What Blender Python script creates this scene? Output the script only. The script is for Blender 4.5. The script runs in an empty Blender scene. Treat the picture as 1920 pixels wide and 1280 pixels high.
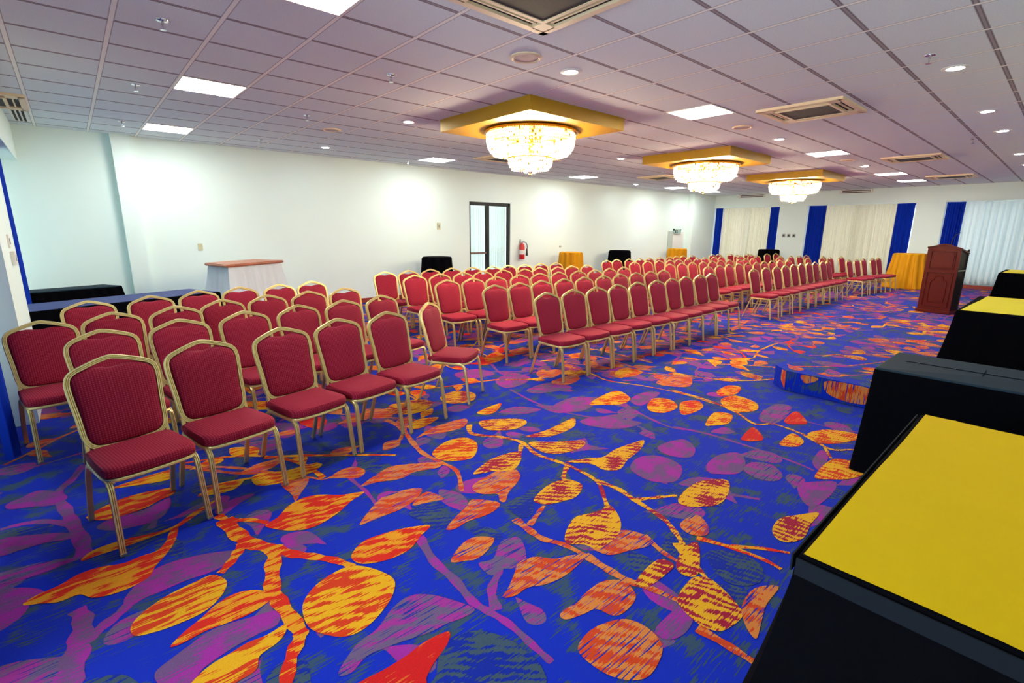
import bpy, bmesh, math, random
from mathutils import Vector, Matrix
# carpet motifs and chair spots, floor coordinates (motifs in centimetres)
LEAVES=[('R',[-39,284,-35,288,-27,290,-20,294,-12,294,-3,290,4,291,11,291,16,298,18,305,23,311,20,296,14,284,9,277,6,270,1,267,-5,266,-11,267,-16,270,-20,276,-27,276,-33,280]),('R',[-19,306,-14,313,-1,314,10,311,21,311,32,320,47,328,32,315,22,308,12,307,0,306,-12,306]),('R',[-16,354,-6,363,5,367,19,365,28,361,26,352,19,349,11,344,3,343,-7,343]),('Y',[-3,386,10,390,24,392,31,391,28,377,20,377,9,381]),('Y',[-4,237,0,243,8,248,15,250,22,251,29,251,33,242,30,234,24,228,18,226,10,226,4,227,-3,230]),('R',[60,278,68,282,76,290,86,294,96,291,106,282,119,276,108,271,99,265,88,260,78,259,70,263,64,270]),('R',[7,214,12,219,19,223,26,228,34,230,41,227,45,222,46,216,40,213,34,212,26,213,19,214,12,213]),('Y',[8,186,12,191,18,194,25,195,31,196,38,195,46,196,44,191,40,188,33,186,30,180,23,179,18,177]),('Y',[56,204,64,211,74,214,83,213,90,204,94,191,89,182,81,176,72,172,64,172,58,177,53,186,53,195]),('R',[86,221,96,228,108,227,119,224,131,217,122,212,112,206,102,205,92,208,86,213]),('K',[52,148,58,149,67,148,77,148,86,149,96,147,92,142,83,138,77,134,73,129]),('Y',[70,344,79,344,91,338,104,338,113,332,105,325,93,322,80,323,69,330]),('O',[120,284,135,292,148,296,162,290,179,279,173,273,158,278,145,276,131,282]),('O',[101,244,112,254,124,262,137,262,149,256,140,247,127,243,116,243,106,243]),('O',[134,242,149,250,153,236,145,238]),('O',[177,237,188,240,201,242,213,239,210,227,200,220,189,215,180,208,178,211,182,218,175,224,173,231]),('O',[136,208,146,214,158,219,166,223,175,213,175,207,164,204,150,206,140,205]),('O',[122,183,130,189,138,192,145,191,151,184,144,179,134,176,128,179]),('O',[126,147,132,150,140,155,148,160,157,158,164,150,173,146,178,141,169,139,158,138,147,140,139,144,131,144]),('O',[139,123,150,123,161,124,170,123,177,117,174,108,166,105,156,106,153,114,146,116,138,119]),('O',[130,105,139,108,148,107,158,102,161,93,158,84,148,80,139,80,132,86,129,95]),('O',[186,147,187,134,198,129,212,124,216,132,212,141,202,146]),('M',[179,157,187,163,200,168,210,165,218,163,226,164,224,157,216,147,205,141,194,140,187,141,184,148,179,153]),('M',[194,197,204,202,218,205,230,202,232,190,218,183,207,185,197,189]),('M',[186,249,201,256,215,259,234,255,225,243,211,236,200,243]),('M',[248,220,267,212,276,207,293,209,314,207,325,204,307,196,285,192,269,187,260,194,260,206]),('M',[251,262,268,249,285,238,285,232,274,228,255,232,247,243]),('Y',[182,295,196,304,208,306,219,301,218,286,202,270,189,273,181,282]),('M',[248,322,264,316,280,302,277,292,261,289,246,297,241,307]),('M',[257,272,279,270,306,273,319,274,303,260,276,258,263,265]),('Y',[259,340,277,345,293,345,276,332,264,330]),('Y',[193,352,209,361,226,354,213,346,198,343]),('O',[186,326,206,336,230,338,243,334,230,321,211,322,197,328]),('M',[259,400,280,404,291,387,278,370,259,372,252,384]),('M',[199,404,232,409,244,392,224,376,204,381]),('Y',[357,288,391,296,412,294,402,272,382,267,366,277]),('Y',[397,249,420,256,429,243,415,227,392,227,386,238]),('Y',[462,337,493,343,494,320,475,315,457,320]),('O',[469,285,501,287,519,272,485,253,466,270]),('O',[392,395,420,394,420,382,396,372,383,382]),('O',[385,364,418,364,414,349,388,343,377,354]),('O',[442,502,463,499,461,480,435,475,429,487]),('R',[391,494,420,507,414,480,389,466,376,471]),('M',[265,139,284,142,300,140,312,130,298,122,279,119,266,126,260,133]),('Y',[468,210,492,206,487,184,467,174,448,181,447,194]),('K',[460,147,491,148,468,131,456,136,452,142]),('K',[391,155,420,158,402,142,390,146,386,152]),('Y',[403,130,432,131,423,119,408,118,400,125]),('Y',[441,122,464,114,472,95,459,91,434,102,430,111]),('Y',[362,92,387,94,407,91,409,76,393,71,377,76,366,85]),('Y',[394,188,428,197,436,184,413,176,398,182]),('R',[430,232,447,224,434,211,408,210,402,216]),('R',[490,225,520,227,524,215,498,208,479,215]),('M',[277,87,291,88,302,83,315,75,299,74,281,72,270,76,269,82]),('O',[241,124,257,122,250,111,241,109,236,116]),('M',[185,93,199,96,207,95,210,88,203,73,197,69,184,71,180,76,180,83]),('O',[204,72,220,73,230,66,213,65,200,62,190,60,194,66]),('M',[179,112,194,115,205,114,206,107,197,106,183,107]),('M',[206,106,223,111,232,108,210,96,203,99]),('P',[-5,258,1,268,10,275,22,274,33,270,43,263,38,256,28,254,19,255,8,254,3,254,-3,252]),('P',[1,204,6,207,13,210,22,213,35,210,46,206,43,198,35,198,25,197,15,194,11,190,4,192,1,198]),('P',[-49,304,-42,301,-34,293,-32,286,-38,282,-42,279,-48,282]),('P',[-51,357,-39,352,-28,345,-20,337,-24,334,-33,338,-42,338,-51,339]),('G',[-50,319,-39,319,-29,316,-18,309,-26,308,-32,306,-40,307,-49,310]),('P',[-52,403,-46,408,-38,413,-28,402,-24,390,-30,384,-42,391,-50,395]),('P',[-12,338,-3,344,8,342,17,346,24,348,21,332,14,324,4,325,-5,328]),('P',[42,314,52,321,65,319,55,313,44,305]),('G',[53,158,64,166,74,168,84,174,94,176,102,170,108,160,112,150,106,149,98,151,89,152,76,156,65,158,57,155]),('G',[132,173,140,171,152,179,162,175,153,160,144,158,138,162,131,162]),('T',[81,133,88,141,97,143,106,139,112,129,114,118,113,108,106,104,78,128]),('P',[328,308,357,310,362,286,336,280,322,292]),('P',[397,269,428,274,440,262,412,255,391,253]),('P',[336,406,367,416,375,391,350,376,327,379]),('G',[342,360,379,361,383,333,359,336,338,346]),('P',[277,184,297,189,310,179,307,161,286,152,275,158,271,168]),('P',[320,189,335,190,351,184,343,170,325,164,316,176]),('G',[275,328,297,329,311,309,296,308,280,317]),('P',[317,458,348,457,353,428,329,425,311,436]),('P',[316,265,338,260,351,240,354,226,329,232,316,249]),('P',[322,150,345,152,360,144,348,133,328,129,316,138,313,143]),('G',[338,131,354,129,359,119,349,108,335,108,330,119]),('P',[342,96,355,90,366,80,345,77,321,79,322,86]),('P',[390,102,414,104,408,97,378,92,379,97]),('G',[456,167,496,169,500,155,450,148,439,158]),('P',[162,90,173,91,185,90,181,83,170,81,162,84]),('T',[228,101,239,93,240,79,228,73,217,78,215,88]),('T',[197,208,221,208,238,214,230,198,214,202,194,196]),('T',[129,237,144,242,149,230,137,222,129,227]),('T',[178,205,197,205,185,188,176,189])]
STEMS=[('R',4,[42,307,46,297,55,290,62,280]),('R',7,[44,300,46,281,50,265,57,252,53,239,48,222,48,208,49,190,48,185,42,177,36,165]),('R',5,[58,254,63,243,70,234,78,223,83,212]),('R',5,[47,269,43,263,38,256,32,250]),('R',4,[46,219,41,222]),('P',8,[-25,217,-22,232,-20,244,-19,256,-21,265]),('P',5,[-19,240,-12,246,-5,252,-1,260]),('P',6,[-18,308,-18,325,-22,353,-25,374,-29,400,-22,418,-15,441]),('P',4,[-22,351,-34,365,-45,370,-52,370]),('P',3,[11,317,15,328]),('M',3.5,[237,322,227,305,241,284,247,265,241,243,245,222,246,213,244,188,230,170,222,161]),('M',3.5,[244,188,246,171,243,157,239,135,232,122,222,110,209,100]),('M',3,[242,157,254,150,268,142]),('M',3,[245,215,231,206,228,200]),('M',3,[244,263,226,246]),('O',4,[187,379,189,357,181,322,177,300,179,279,180,260,167,236]),('O',4,[178,142,178,127,179,115,183,104,186,90]),('O',4,[172,190,171,177,171,166,176,155,178,139]),('O',3,[174,180,188,186,195,189]),('O',3,[216,132,211,117,210,107]),('P',4,[121,212,116,190,116,171,114,154,116,144,118,133,118,117,118,108]),('P',4,[119,143,125,154,135,161,142,166]),('P',3,[146,338,129,314,120,301,120,277,118,257]),('P',2.5,[328,372,321,334,320,299,331,265,346,228]),('P',3,[373,282,376,254,369,225,366,206,370,194]),('P',3,[377,465,359,423,370,404,396,401]),('Y',2.5,[445,403,440,355,433,324,447,287,455,249,452,209]),('M',3,[458,258,458,232,455,211,445,184,429,160,442,149,437,124,428,108,404,94]),('M',2.5,[437,124,422,100,434,88,443,75]),('P',3,[368,204,375,185,378,164,378,133,376,108,373,96]),('R',3,[236,111,242,95,245,79,244,70]),('R',2.5,[243,95,254,83,261,72]),('M',3,[223,116,217,108,213,98,208,90]),('O',4,[177,79,178,66,178,56]),('P',3,[295,121,300,112,304,105]),('P',2,[467,158,471,139,472,116,479,90])]
CHAIRS=[('mid',0,4.07,4.0),('mid',0,4.54,4.01),('mid',0,5.0,4.01),('mid',0,5.48,4.04),('mid',0,5.96,4.05),('mid',0,6.42,4.03),('mid',0,6.89,4.06),('mid',0,7.35,4.09),('mid',0,7.81,4.09),('mid',0,8.28,4.13),('mid',1,4.11,5.0),('mid',1,4.57,5.02),('mid',1,5.03,5.05),('mid',1,5.5,5.04),('mid',1,5.96,5.04),('mid',1,6.42,5.02),('mid',1,6.88,5.03),('mid',1,7.35,5.03),('mid',1,7.81,5.04),('mid',1,8.28,5.07),('mid',2,3.99,5.94),('mid',2,4.45,5.93),('mid',2,4.91,5.94),('mid',2,5.42,5.95),('mid',2,5.88,5.95),('mid',2,6.34,5.94),('mid',2,6.81,5.9),('mid',2,7.27,5.89),('mid',2,7.78,5.94),('mid',2,8.31,5.99),('mid',3,4.01,6.88),('mid',3,4.47,6.86),('mid',3,4.93,6.85),('mid',3,5.39,6.89),('mid',3,5.85,6.87),('mid',3,6.32,6.8),('mid',3,6.78,6.87),('mid',3,7.24,6.81),('mid',3,7.7,6.85),('mid',3,8.16,6.83),('mid',4,3.93,7.72),('mid',4,4.39,7.73),('mid',4,4.86,7.76),('mid',4,5.32,7.74),('mid',4,5.78,7.71),('mid',4,6.25,7.66),('mid',4,6.71,7.72),('mid',4,7.17,7.71),('mid',4,7.7,7.76),('mid',4,8.16,7.74),('far',0,10.03,4.14),('far',0,10.61,4.14),('far',0,11.16,4.14),('far',0,11.72,4.17),('far',0,12.18,4.16),('far',0,12.71,4.18),('far',0,13.17,4.17),('far',0,13.64,4.18),('far',0,14.1,4.15),('far',0,14.63,4.19),('far',1,9.95,5.04),('far',1,10.49,5.06),('far',1,10.98,5.08),('far',1,11.44,5.07),('far',1,11.92,5.07),('far',1,12.38,5.06),('far',1,12.87,5.08),('far',1,13.33,5.07),('far',1,13.79,5.05),('far',1,14.25,5.01),('far',2,9.96,5.95),('far',2,10.48,5.95),('far',2,10.95,5.95),('far',2,11.41,5.92),('far',2,11.93,5.95),('far',2,12.39,5.96),('far',2,12.85,5.95),('far',2,13.31,5.89),('far',2,13.8,5.94),('far',2,14.27,5.94),('far',3,9.94,6.87),('far',3,10.44,6.84),('far',3,10.91,6.81),('far',3,11.37,6.79),('far',3,11.9,6.86),('far',3,12.4,6.87),('far',3,12.86,6.84),('far',3,13.32,6.87),('far',3,13.78,6.83),('far',3,14.25,6.84),('far',4,9.89,7.65),('far',4,10.42,7.74),('far',4,10.88,7.68),('far',4,11.34,7.67),('far',4,11.85,7.71),('far',4,12.32,7.68),('far',4,12.78,7.65),('far',4,13.3,7.74),('far',4,13.76,7.78),('far',4,14.23,7.75),('end',9,15.29,6.75),('end',9,15.33,7.65),('end',9,15.61,5.74),('end',9,15.67,5.0),('end',9,15.73,4.01),('end',9,15.79,7.68),('end',9,15.79,7.08),('end',9,15.81,6.47),('end',9,16.07,5.87),('end',9,16.24,4.81),('end',9,16.25,3.96),('end',9,16.26,7.5),('end',9,16.41,6.9),('end',9,16.54,5.75),('end',9,16.7,4.74),('end',9,16.86,3.95),('end',9,17.0,5.67),('end',9,17.08,7.31),('end',9,17.16,5.06),('end',9,17.32,3.83),('end',9,17.54,6.85),('end',9,17.57,5.66),('end',9,17.62,4.7),('end',9,17.78,3.8),('end',9,18.13,6.79)]
NEAR=[(0,0.078,3.51),(0,0.516,3.619),(0,1.047,3.74),(0,1.506,3.839),(0,1.975,3.905),(0,2.558,4.153),(1,0.064,4.448),(1,0.544,4.591),(1,1.034,4.703),(1,1.514,4.784),(1,1.981,4.848),(1,2.454,4.956),(2,-0.258,5.156),(2,0.166,5.316),(2,0.614,5.404),(2,1.066,5.623),(2,1.524,5.732),(2,1.972,5.798),(2,2.395,5.868),(3,0.035,6.299),(3,0.541,6.397),(3,1.015,6.608),(3,1.474,6.723),(3,1.924,6.753),(3,2.396,6.894)]
C = bpy.context.scene.collection
PI = math.pi
rnd = random.Random(7)

# ------------------------------------------------------------ materials
def srgb(r, g, b):
    f = lambda c: (c/255/12.92) if c/255 <= .04045 else ((c/255+.055)/1.055)**2.4
    return (f(r), f(g), f(b), 1)

def newmat(name):
    m = bpy.data.materials.new(name); m.use_nodes = True
    nt = m.node_tree; nt.nodes.clear()
    out = nt.nodes.new('ShaderNodeOutputMaterial')
    return m, nt, out

def N(nt, t, **kw):
    n = nt.nodes.new(t)
    for k, v in kw.items():
        if k in ('operation', 'blend_type', 'data_type', 'wave_type', 'bands_direction', 'feature', 'distance', 'rings_direction', 'interpolation'):
            setattr(n, k, v)
        else:
            n.inputs[k.replace('_', ' ')].default_value = v
    return n

def pbr(name, col, rough=.6, metal=0, sheen=0, spec=.5, noise=None, bump=None, emit=None, strength=0, trans=0, coat=0):
    m, nt, out = newmat(name)
    b = N(nt, 'ShaderNodeBsdfPrincipled')
    b.inputs['Base Color'].default_value = col
    b.inputs['Roughness'].default_value = rough
    b.inputs['Metallic'].default_value = metal
    b.inputs['Specular IOR Level'].default_value = spec
    b.inputs['Sheen Weight'].default_value = sheen
    b.inputs['Coat Weight'].default_value = coat
    if emit: b.inputs['Emission Color'].default_value = emit; b.inputs['Emission Strength'].default_value = strength
    if trans: b.inputs['Transmission Weight'].default_value = trans
    tc = N(nt, 'ShaderNodeTexCoord')
    if noise:
        sc, amt = noise
        n = N(nt, 'ShaderNodeTexNoise', Scale=sc, Detail=3.0)
        nt.links.new(tc.outputs['Object'], n.inputs['Vector'])
        mx = N(nt, 'ShaderNodeMix', data_type='RGBA')
        mx.inputs['A'].default_value = tuple(c*(1-amt) for c in col[:3])+(1,)
        mx.inputs['B'].default_value = tuple(min(1, c*(1+amt)) for c in col[:3])+(1,)
        mx = mx
        nt.links.new(n.outputs['Fac'], mx.inputs['Factor'])
        nt.links.new([o for o in mx.outputs if o.type == 'RGBA'][0], b.inputs['Base Color'])
    if bump:
        sc, st = bump
        n = N(nt, 'ShaderNodeTexNoise', Scale=sc, Detail=3.0)
        nt.links.new(tc.outputs['Object'], n.inputs['Vector'])
        bp = N(nt, 'ShaderNodeBump', Strength=st, Distance=.01)
        nt.links.new(n.outputs['Fac'], bp.inputs['Height'])
        nt.links.new(bp.outputs['Normal'], b.inputs['Normal'])
    nt.links.new(b.outputs[0], out.inputs[0])
    return m

def mixrgba(nt, fac, a, b):
    mx = N(nt, 'ShaderNodeMix', data_type='RGBA')
    ins = [i for i in mx.inputs if i.type == 'RGBA']; o = [o for o in mx.outputs if o.type == 'RGBA'][0]
    if isinstance(fac, (int, float)): mx.inputs[0].default_value = fac
    else: nt.links.new(fac, mx.inputs[0])
    for s, v in zip(ins, (a, b)):
        if isinstance(v, tuple): s.default_value = v
        else: nt.links.new(v, s)
    return o

def math_(nt, op, a, b=None, c=None):
    n = N(nt, 'ShaderNodeMath', operation=op)
    for i, v in enumerate((a, b, c)):
        if v is None: continue
        if isinstance(v, (int, float)): n.inputs[i].default_value = v
        else: nt.links.new(v, n.inputs[i])
    return n.outputs[0]

def noise(nt, vec, scale, detail=2.0, sx=1, sy=1, sz=1, off=(0, 0, 0)):
    mp = N(nt, 'ShaderNodeMapping')
    mp.inputs['Scale'].default_value = (sx, sy, sz); mp.inputs['Location'].default_value = off
    nt.links.new(vec, mp.inputs['Vector'])
    n = N(nt, 'ShaderNodeTexNoise', Scale=scale, Detail=detail)
    nt.links.new(mp.outputs[0], n.inputs['Vector'])
    return n.outputs['Fac']

def thresh(nt, v, t, soft=.02):
    n = N(nt, 'ShaderNodeMapRange')
    nt.links.new(v, n.inputs['Value'])
    n.inputs['From Min'].default_value = t-soft; n.inputs['From Max'].default_value = t+soft
    return n.outputs[0]

# carpet: every yarn colour is a two colour weave of streaks that run along the room
def carpet_mat(name, ca, cb, bias=.5, ring=0, cc=None, off=0):
    m, nt, out = newmat(name)
    ca, cb, cc = [c and (c[0]*.64, c[1]*.64, c[2]*.64, 1) for c in (ca, cb, cc)]
    b = N(nt, 'ShaderNodeBsdfPrincipled')
    b.inputs['Roughness'].default_value = .95
    b.inputs['Specular IOR Level'].default_value = .15
    b.inputs['Sheen Weight'].default_value = .03; b.inputs['Sheen Roughness'].default_value = .5
    tc = N(nt, 'ShaderNodeTexCoord'); v = tc.outputs['Object']
    st = noise(nt, v, 1.0, 2.0, sx=9, sy=125, sz=9, off=(off, off, 0))
    big = noise(nt, v, 7.0, 1.0, off=(off*2, 3, 0))
    s = math_(nt, 'ADD', math_(nt, 'ADD', math_(nt, 'MULTIPLY', st, 1.0), math_(nt, 'MULTIPLY', big, 1.1)), -.50)
    if ring:
        w = N(nt, 'ShaderNodeTexWave', wave_type='RINGS', Scale=ring, Distortion=7.0, Detail=1.0)
        w.inputs['Detail Scale'].default_value = .9
        w.rings_direction = 'Z'
        nt.links.new(v, w.inputs['Vector'])
        s = math_(nt, 'ADD', s, math_(nt, 'MULTIPLY', math_(nt, 'SUBTRACT', w.outputs['Fac'], .5), .26))
    f = thresh(nt, s, bias+.05, .02)
    col = mixrgba(nt, f, ca, cb)
    if cc:
        st2 = noise(nt, v, 1.0, 2.0, sx=5, sy=120, sz=5, off=(5+off, 9, 0))
        col = mixrgba(nt, thresh(nt, st2, .60, .012), col, cc)
    fine = noise(nt, v, 260.0, 1.0)
    col2 = N(nt, 'ShaderNodeMix', data_type='RGBA', blend_type='MULTIPLY'); col2.inputs[0].default_value = .45
    ins = [i for i in col2.inputs if i.type == 'RGBA']
    nt.links.new(col, ins[0]); 
    cr = N(nt, 'ShaderNodeMapRange'); cr.inputs['To Min'].default_value = .45; cr.inputs['To Max'].default_value = 1.5
    nt.links.new(fine, cr.inputs[0]); nt.links.new(cr.outputs[0], ins[1])
    nt.links.new([o for o in col2.outputs if o.type == 'RGBA'][0], b.inputs['Base Color'])
    bp = N(nt, 'ShaderNodeBump', Strength=.35, Distance=.004)
    nt.links.new(fine, bp.inputs['Height']); nt.links.new(bp.outputs[0], b.inputs['Normal'])
    nt.links.new(b.outputs[0], out.inputs[0])
    return m

BLUE = srgb(0, 44, 196); TEAL = srgb(58, 84, 108)
CM = {
 'B': carpet_mat('carpet_blue', BLUE, TEAL, .60),
 'R': carpet_mat('carpet_red', srgb(236, 40, 22), srgb(250, 165, 25), .52, 5, off=1),
 'Y': carpet_mat('carpet_yellow', srgb(255, 186, 22), srgb(232, 62, 22), .51, 6, off=2),
 'K': carpet_mat('carpet_scarlet', srgb(228, 24, 26), srgb(240, 110, 40), .66, 0, off=3),
 'O': carpet_mat('carpet_orange', srgb(238, 140, 62), srgb(228, 72, 24), .52, 5, cc=srgb(16, 40, 170), off=4),
 'M': carpet_mat('carpet_magenta', srgb(178, 22, 62), srgb(255, 186, 30), .48, 7, off=5),
 'P': carpet_mat('carpet_purple', srgb(176, 44, 166), srgb(122, 84, 136), .50, 0, off=6),
 'G': carpet_mat('carpet_mauve', srgb(118, 96, 134), srgb(176, 50, 156), .53, 4, cc=srgb(20, 50, 160), off=7),
 'T': carpet_mat('carpet_slate', srgb(66, 88, 106), srgb(6, 40, 165), .49, 9, off=8),
}
CK = list(CM)

def weave_fabric(name, c1, c2, sheen=.3):
    m, nt, out = newmat(name)
    b = N(nt, 'ShaderNodeBsdfPrincipled'); b.inputs['Roughness'].default_value = .8
    b.inputs['Specular IOR Level'].default_value = .25
    b.inputs['Sheen Weight'].default_value = sheen; b.inputs['Sheen Roughness'].default_value = .35
    b.inputs['Sheen Tint'].default_value = (1, .45, .5, 1)
    tc = N(nt, 'ShaderNodeTexCoord'); sp = N(nt, 'ShaderNodeSeparateXYZ'); nt.links.new(tc.outputs['Object'], sp.inputs[0])
    x = sp.outputs[0]; yz = math_(nt, 'ADD', sp.outputs[2], math_(nt, 'MULTIPLY', sp.outputs[1], .9))
    k = 2*PI/.0165
    a = math_(nt, 'SINE', math_(nt, 'MULTIPLY', math_(nt, 'ADD', x, yz), k*.62))
    c = math_(nt, 'SINE', math_(nt, 'MULTIPLY', math_(nt, 'SUBTRACT', x, yz), k*.62))
    p = math_(nt, 'MULTIPLY', a, c)
    f = thresh(nt, p, .5, .2)
    nt.links.new(mixrgba(nt, f, c1, c2), b.inputs['Base Color'])
    bp = N(nt, 'ShaderNodeBump', Strength=.25, Distance=.003)
    nt.links.new(f, bp.inputs['Height']); nt.links.new(bp.outputs[0], b.inputs['Normal'])
    nt.links.new(b.outputs[0], out.inputs[0])
    return m

M = {}
M['chair'] = weave_fabric('burgundy_fabric', srgb(134, 7, 38), srgb(174, 52, 80), .08)
M['gold'] = pbr('champagne_gold', srgb(226, 204, 136), .36, .75, noise=(8, .12))
M['foot'] = pbr('clear_foot_cap', srgb(120, 125, 125), .3, .2)
M['wall'] = pbr('wall_paint', srgb(229, 244, 238), .75, spec=.25, noise=(1.2, .02), bump=(60, .05))
M['wallc'] = pbr('wall_paint_cool_lit', srgb(212, 232, 228), .75, spec=.25, noise=(1.2, .02))  # same wall paint with cool daylight tinted into the colour, unused
M['redwood'] = pbr('baseboard_wood', srgb(150, 52, 34), .45, noise=(20, .2))
M['black'] = pbr('black_cloth', srgb(6, 6, 10), .95, spec=.03, noise=(30, .2), bump=(120, .15))
M['blacktop'] = pbr('black_cloth_lit_top', srgb(26, 42, 54), .75, spec=.12, bump=(9, .08))  # same black cloth, bluish sheen of its lit top put into the colour
M['yellow'] = pbr('yellow_cloth', srgb(206, 170, 0), .85, spec=.12, noise=(5, .05), bump=(5, .25))
M['yellowp'] = pbr('pale_yellow_cloth', srgb(222, 205, 40), .8, spec=.2, noise=(5, .05), bump=(5, .2))
M['goldcloth'] = pbr('golden_yellow_cloth', srgb(208, 142, 4), .7, spec=.2, noise=(4, .05))
M['slate'] = pbr('slate_blue_cloth', srgb(62, 72, 124), .7, spec=.2, noise=(7, .1), bump=(7, .3))
M['lectern'] = pbr('lectern_mahogany', srgb(88, 15, 2), .38, spec=.25, noise=(6, .18), coat=.06)
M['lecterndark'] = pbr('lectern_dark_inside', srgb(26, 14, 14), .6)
M['barwood'] = pbr('bar_top_wood', srgb(176, 106, 78), .4, noise=(9, .15))
M['blkframe'] = pbr('black_metal_frame', srgb(22, 26, 30), .45, .3)
M['white'] = pbr('white_plastic', srgb(232, 230, 222), .5)
M['cream'] = pbr('cream_metal', srgb(238, 214, 176), .5)
M['beige'] = pbr('beige_plastic', srgb(205, 204, 168), .5)
M['darkgrille'] = pbr('dark_grille', srgb(58, 58, 54), .7, noise=(60, .3))
M['slot'] = pbr('dark_slot', srgb(24, 22, 20), .8)
M['chrome'] = pbr('chrome', srgb(210, 214, 216), .15, 1)
M['redpaint'] = pbr('extinguisher_red', srgb(206, 30, 28), .3, coat=.4)
M['rubber'] = pbr('black_rubber', srgb(20, 20, 22), .6)
M['green'] = pbr('sign_green', srgb(2, 26, 18), .8, spec=.05)
M['signw'] = pbr('sign_white', srgb(176, 204, 192), .6)
M['socket'] = pbr('socket_grey', srgb(150, 156, 150), .5)
M['panel'] = pbr('light_diffuser', (1, 1, 1, 1), .6, emit=(.97, 1, .97, 1), strength=7.8)
M['down'] = pbr('downlight_lens', (1, 1, 1, 1), .6, emit=(.88, .97, 1, 1), strength=48)
M['brass'] = pbr('polished_brass', srgb(196, 142, 40), .25, 1)
M['bulb'] = pbr('chandelier_glow', (1, 1, 1, 1), .6, emit=(1, .80, .52, 1), strength=130)
def glass():
    m, nt, out = newmat('window_glass')
    t = N(nt, 'ShaderNodeBsdfTransparent'); g = N(nt, 'ShaderNodeBsdfGlossy'); g.inputs['Roughness'].default_value = .03
    fr = N(nt, 'ShaderNodeFresnel'); fr.inputs[0].default_value = 1.45
    mx = N(nt, 'ShaderNodeMixShader'); nt.links.new(fr.outputs[0], mx.inputs[0]); nt.links.new(t.outputs[0], mx.inputs[1]); nt.links.new(g.outputs[0], mx.inputs[2]); nt.links.new(mx.outputs[0], out.inputs[0])
    return m
M['outglass'] = glass()

# gold leaf box
def goldbox():
    m, nt, out = newmat('gold_leaf_paint')
    b = N(nt, 'ShaderNodeBsdfPrincipled'); b.inputs['Metallic'].default_value = .15; b.inputs['Roughness'].default_value = .5
    tc = N(nt, 'ShaderNodeTexCoord')
    f = noise(nt, tc.outputs['Object'], 3.0, 4.0)
    nt.links.new(mixrgba(nt, f, srgb(168, 128, 0), srgb(190, 142, 4)), b.inputs['Base Color'])
    nt.links.new(b.outputs[0], out.inputs[0]); return m
M['goldbox'] = goldbox()

def crystal():
    m, nt, out = newmat('crystal_bead')
    b = N(nt, 'ShaderNodeBsdfPrincipled'); b.inputs['Roughness'].default_value = .08
    b.inputs['Base Color'].default_value = (1, .97, .9, 1); b.inputs['IOR'].default_value = 1.5
    b.inputs['Emission Color'].default_value = (1, .86, .66, 1); b.inputs['Emission Strength'].default_value = .09  # faint glow put into the beads for the light of the bulbs
    tr = N(nt, 'ShaderNodeBsdfTranslucent'); tr.inputs[0].default_value = (1, .96, .88, 1)
    mx = N(nt, 'ShaderNodeMixShader'); mx.inputs[0].default_value = .35
    nt.links.new(b.outputs[0], mx.inputs[1]); nt.links.new(tr.outputs[0], mx.inputs[2]); nt.links.new(mx.outputs[0], out.inputs[0])
    return m
M['crystal'] = crystal()

def fabric_trans(name, col, tr=.4, tcol=None):
    m, nt, out = newmat(name)
    b = N(nt, 'ShaderNodeBsdfPrincipled'); b.inputs['Roughness'].default_value = .85; b.inputs['Base Color'].default_value = col
    b.inputs['Specular IOR Level'].default_value = .2
    t = N(nt, 'ShaderNodeBsdfTranslucent'); t.inputs[0].default_value = tcol or col
    mx = N(nt, 'ShaderNodeMixShader'); mx.inputs[0].default_value = tr
    nt.links.new(b.outputs[0], mx.inputs[1]); nt.links.new(t.outputs[0], mx.inputs[2]); nt.links.new(mx.outputs[0], out.inputs[0])
    return m
M['sheer'] = fabric_trans('cream_sheer', srgb(236, 234, 220), .42)
M['sheerw'] = fabric_trans('white_sheer', srgb(232, 240, 240), .45)
M['bluecurt'] = fabric_trans('royal_blue_curtain', srgb(3, 52, 180), .04)
M['barskirt'] = fabric_trans('white_bar_skirt', srgb(226, 234, 240), .2)

def ceiling_mat():
    m, nt, out = newmat('ceiling_tiles')
    b = N(nt, 'ShaderNodeBsdfPrincipled'); b.inputs['Roughness'].default_value = .9; b.inputs['Specular IOR Level'].default_value = .15
    tc = N(nt, 'ShaderNodeTexCoord'); v = tc.outputs['Object']
    sp = N(nt, 'ShaderNodeSeparateXYZ'); nt.links.new(v, sp.inputs[0])
    def dist(o, off):   # distance in metres from the nearest grid line
        a = math_(nt, 'DIVIDE', math_(nt, 'SUBTRACT', o, off), .6)
        fr = math_(nt, 'FRACT', math_(nt, 'ADD', a, .5))
        return math_(nt, 'MULTIPLY', math_(nt, 'ABSOLUTE', math_(nt, 'SUBTRACT', fr, .5)), .6)
    dx = dist(sp.outputs[0], GX); dy = dist(sp.outputs[1], GY)
    sp1 = noise(nt, v, 120.0, 2.0)
    base = mixrgba(nt, sp1, srgb(202, 211, 214), srgb(238, 243, 244))
    tn = noise(nt, v, .9, 1.0)
    base = mixrgba(nt, math_(nt, 'MULTIPLY', tn, .25), base, srgb(214, 210, 222))
    edge = thresh(nt, math_(nt, 'MINIMUM', dx, dy), .019, .004)       # shadow gap beside the bars
    base = mixrgba(nt, edge, srgb(128, 118, 122), base)
    bx = math_(nt, 'SUBTRACT', 1.0, thresh(nt, dx, .015, .0015))
    by = math_(nt, 'SUBTRACT', 1.0, thresh(nt, dy, .008, .0015))
    base = mixrgba(nt, by, base, srgb(160, 150, 154))
    base = mixrgba(nt, bx, base, srgb(244, 242, 236))
    nt.links.new(base, b.inputs['Base Color'])
    bp = N(nt, 'ShaderNodeBump', Strength=.3, Distance=.004); nt.links.new(sp1, bp.inputs['Height']); nt.links.new(bp.outputs[0], b.inputs['Normal'])
    nt.links.new(b.outputs[0], out.inputs[0]); return m

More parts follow.
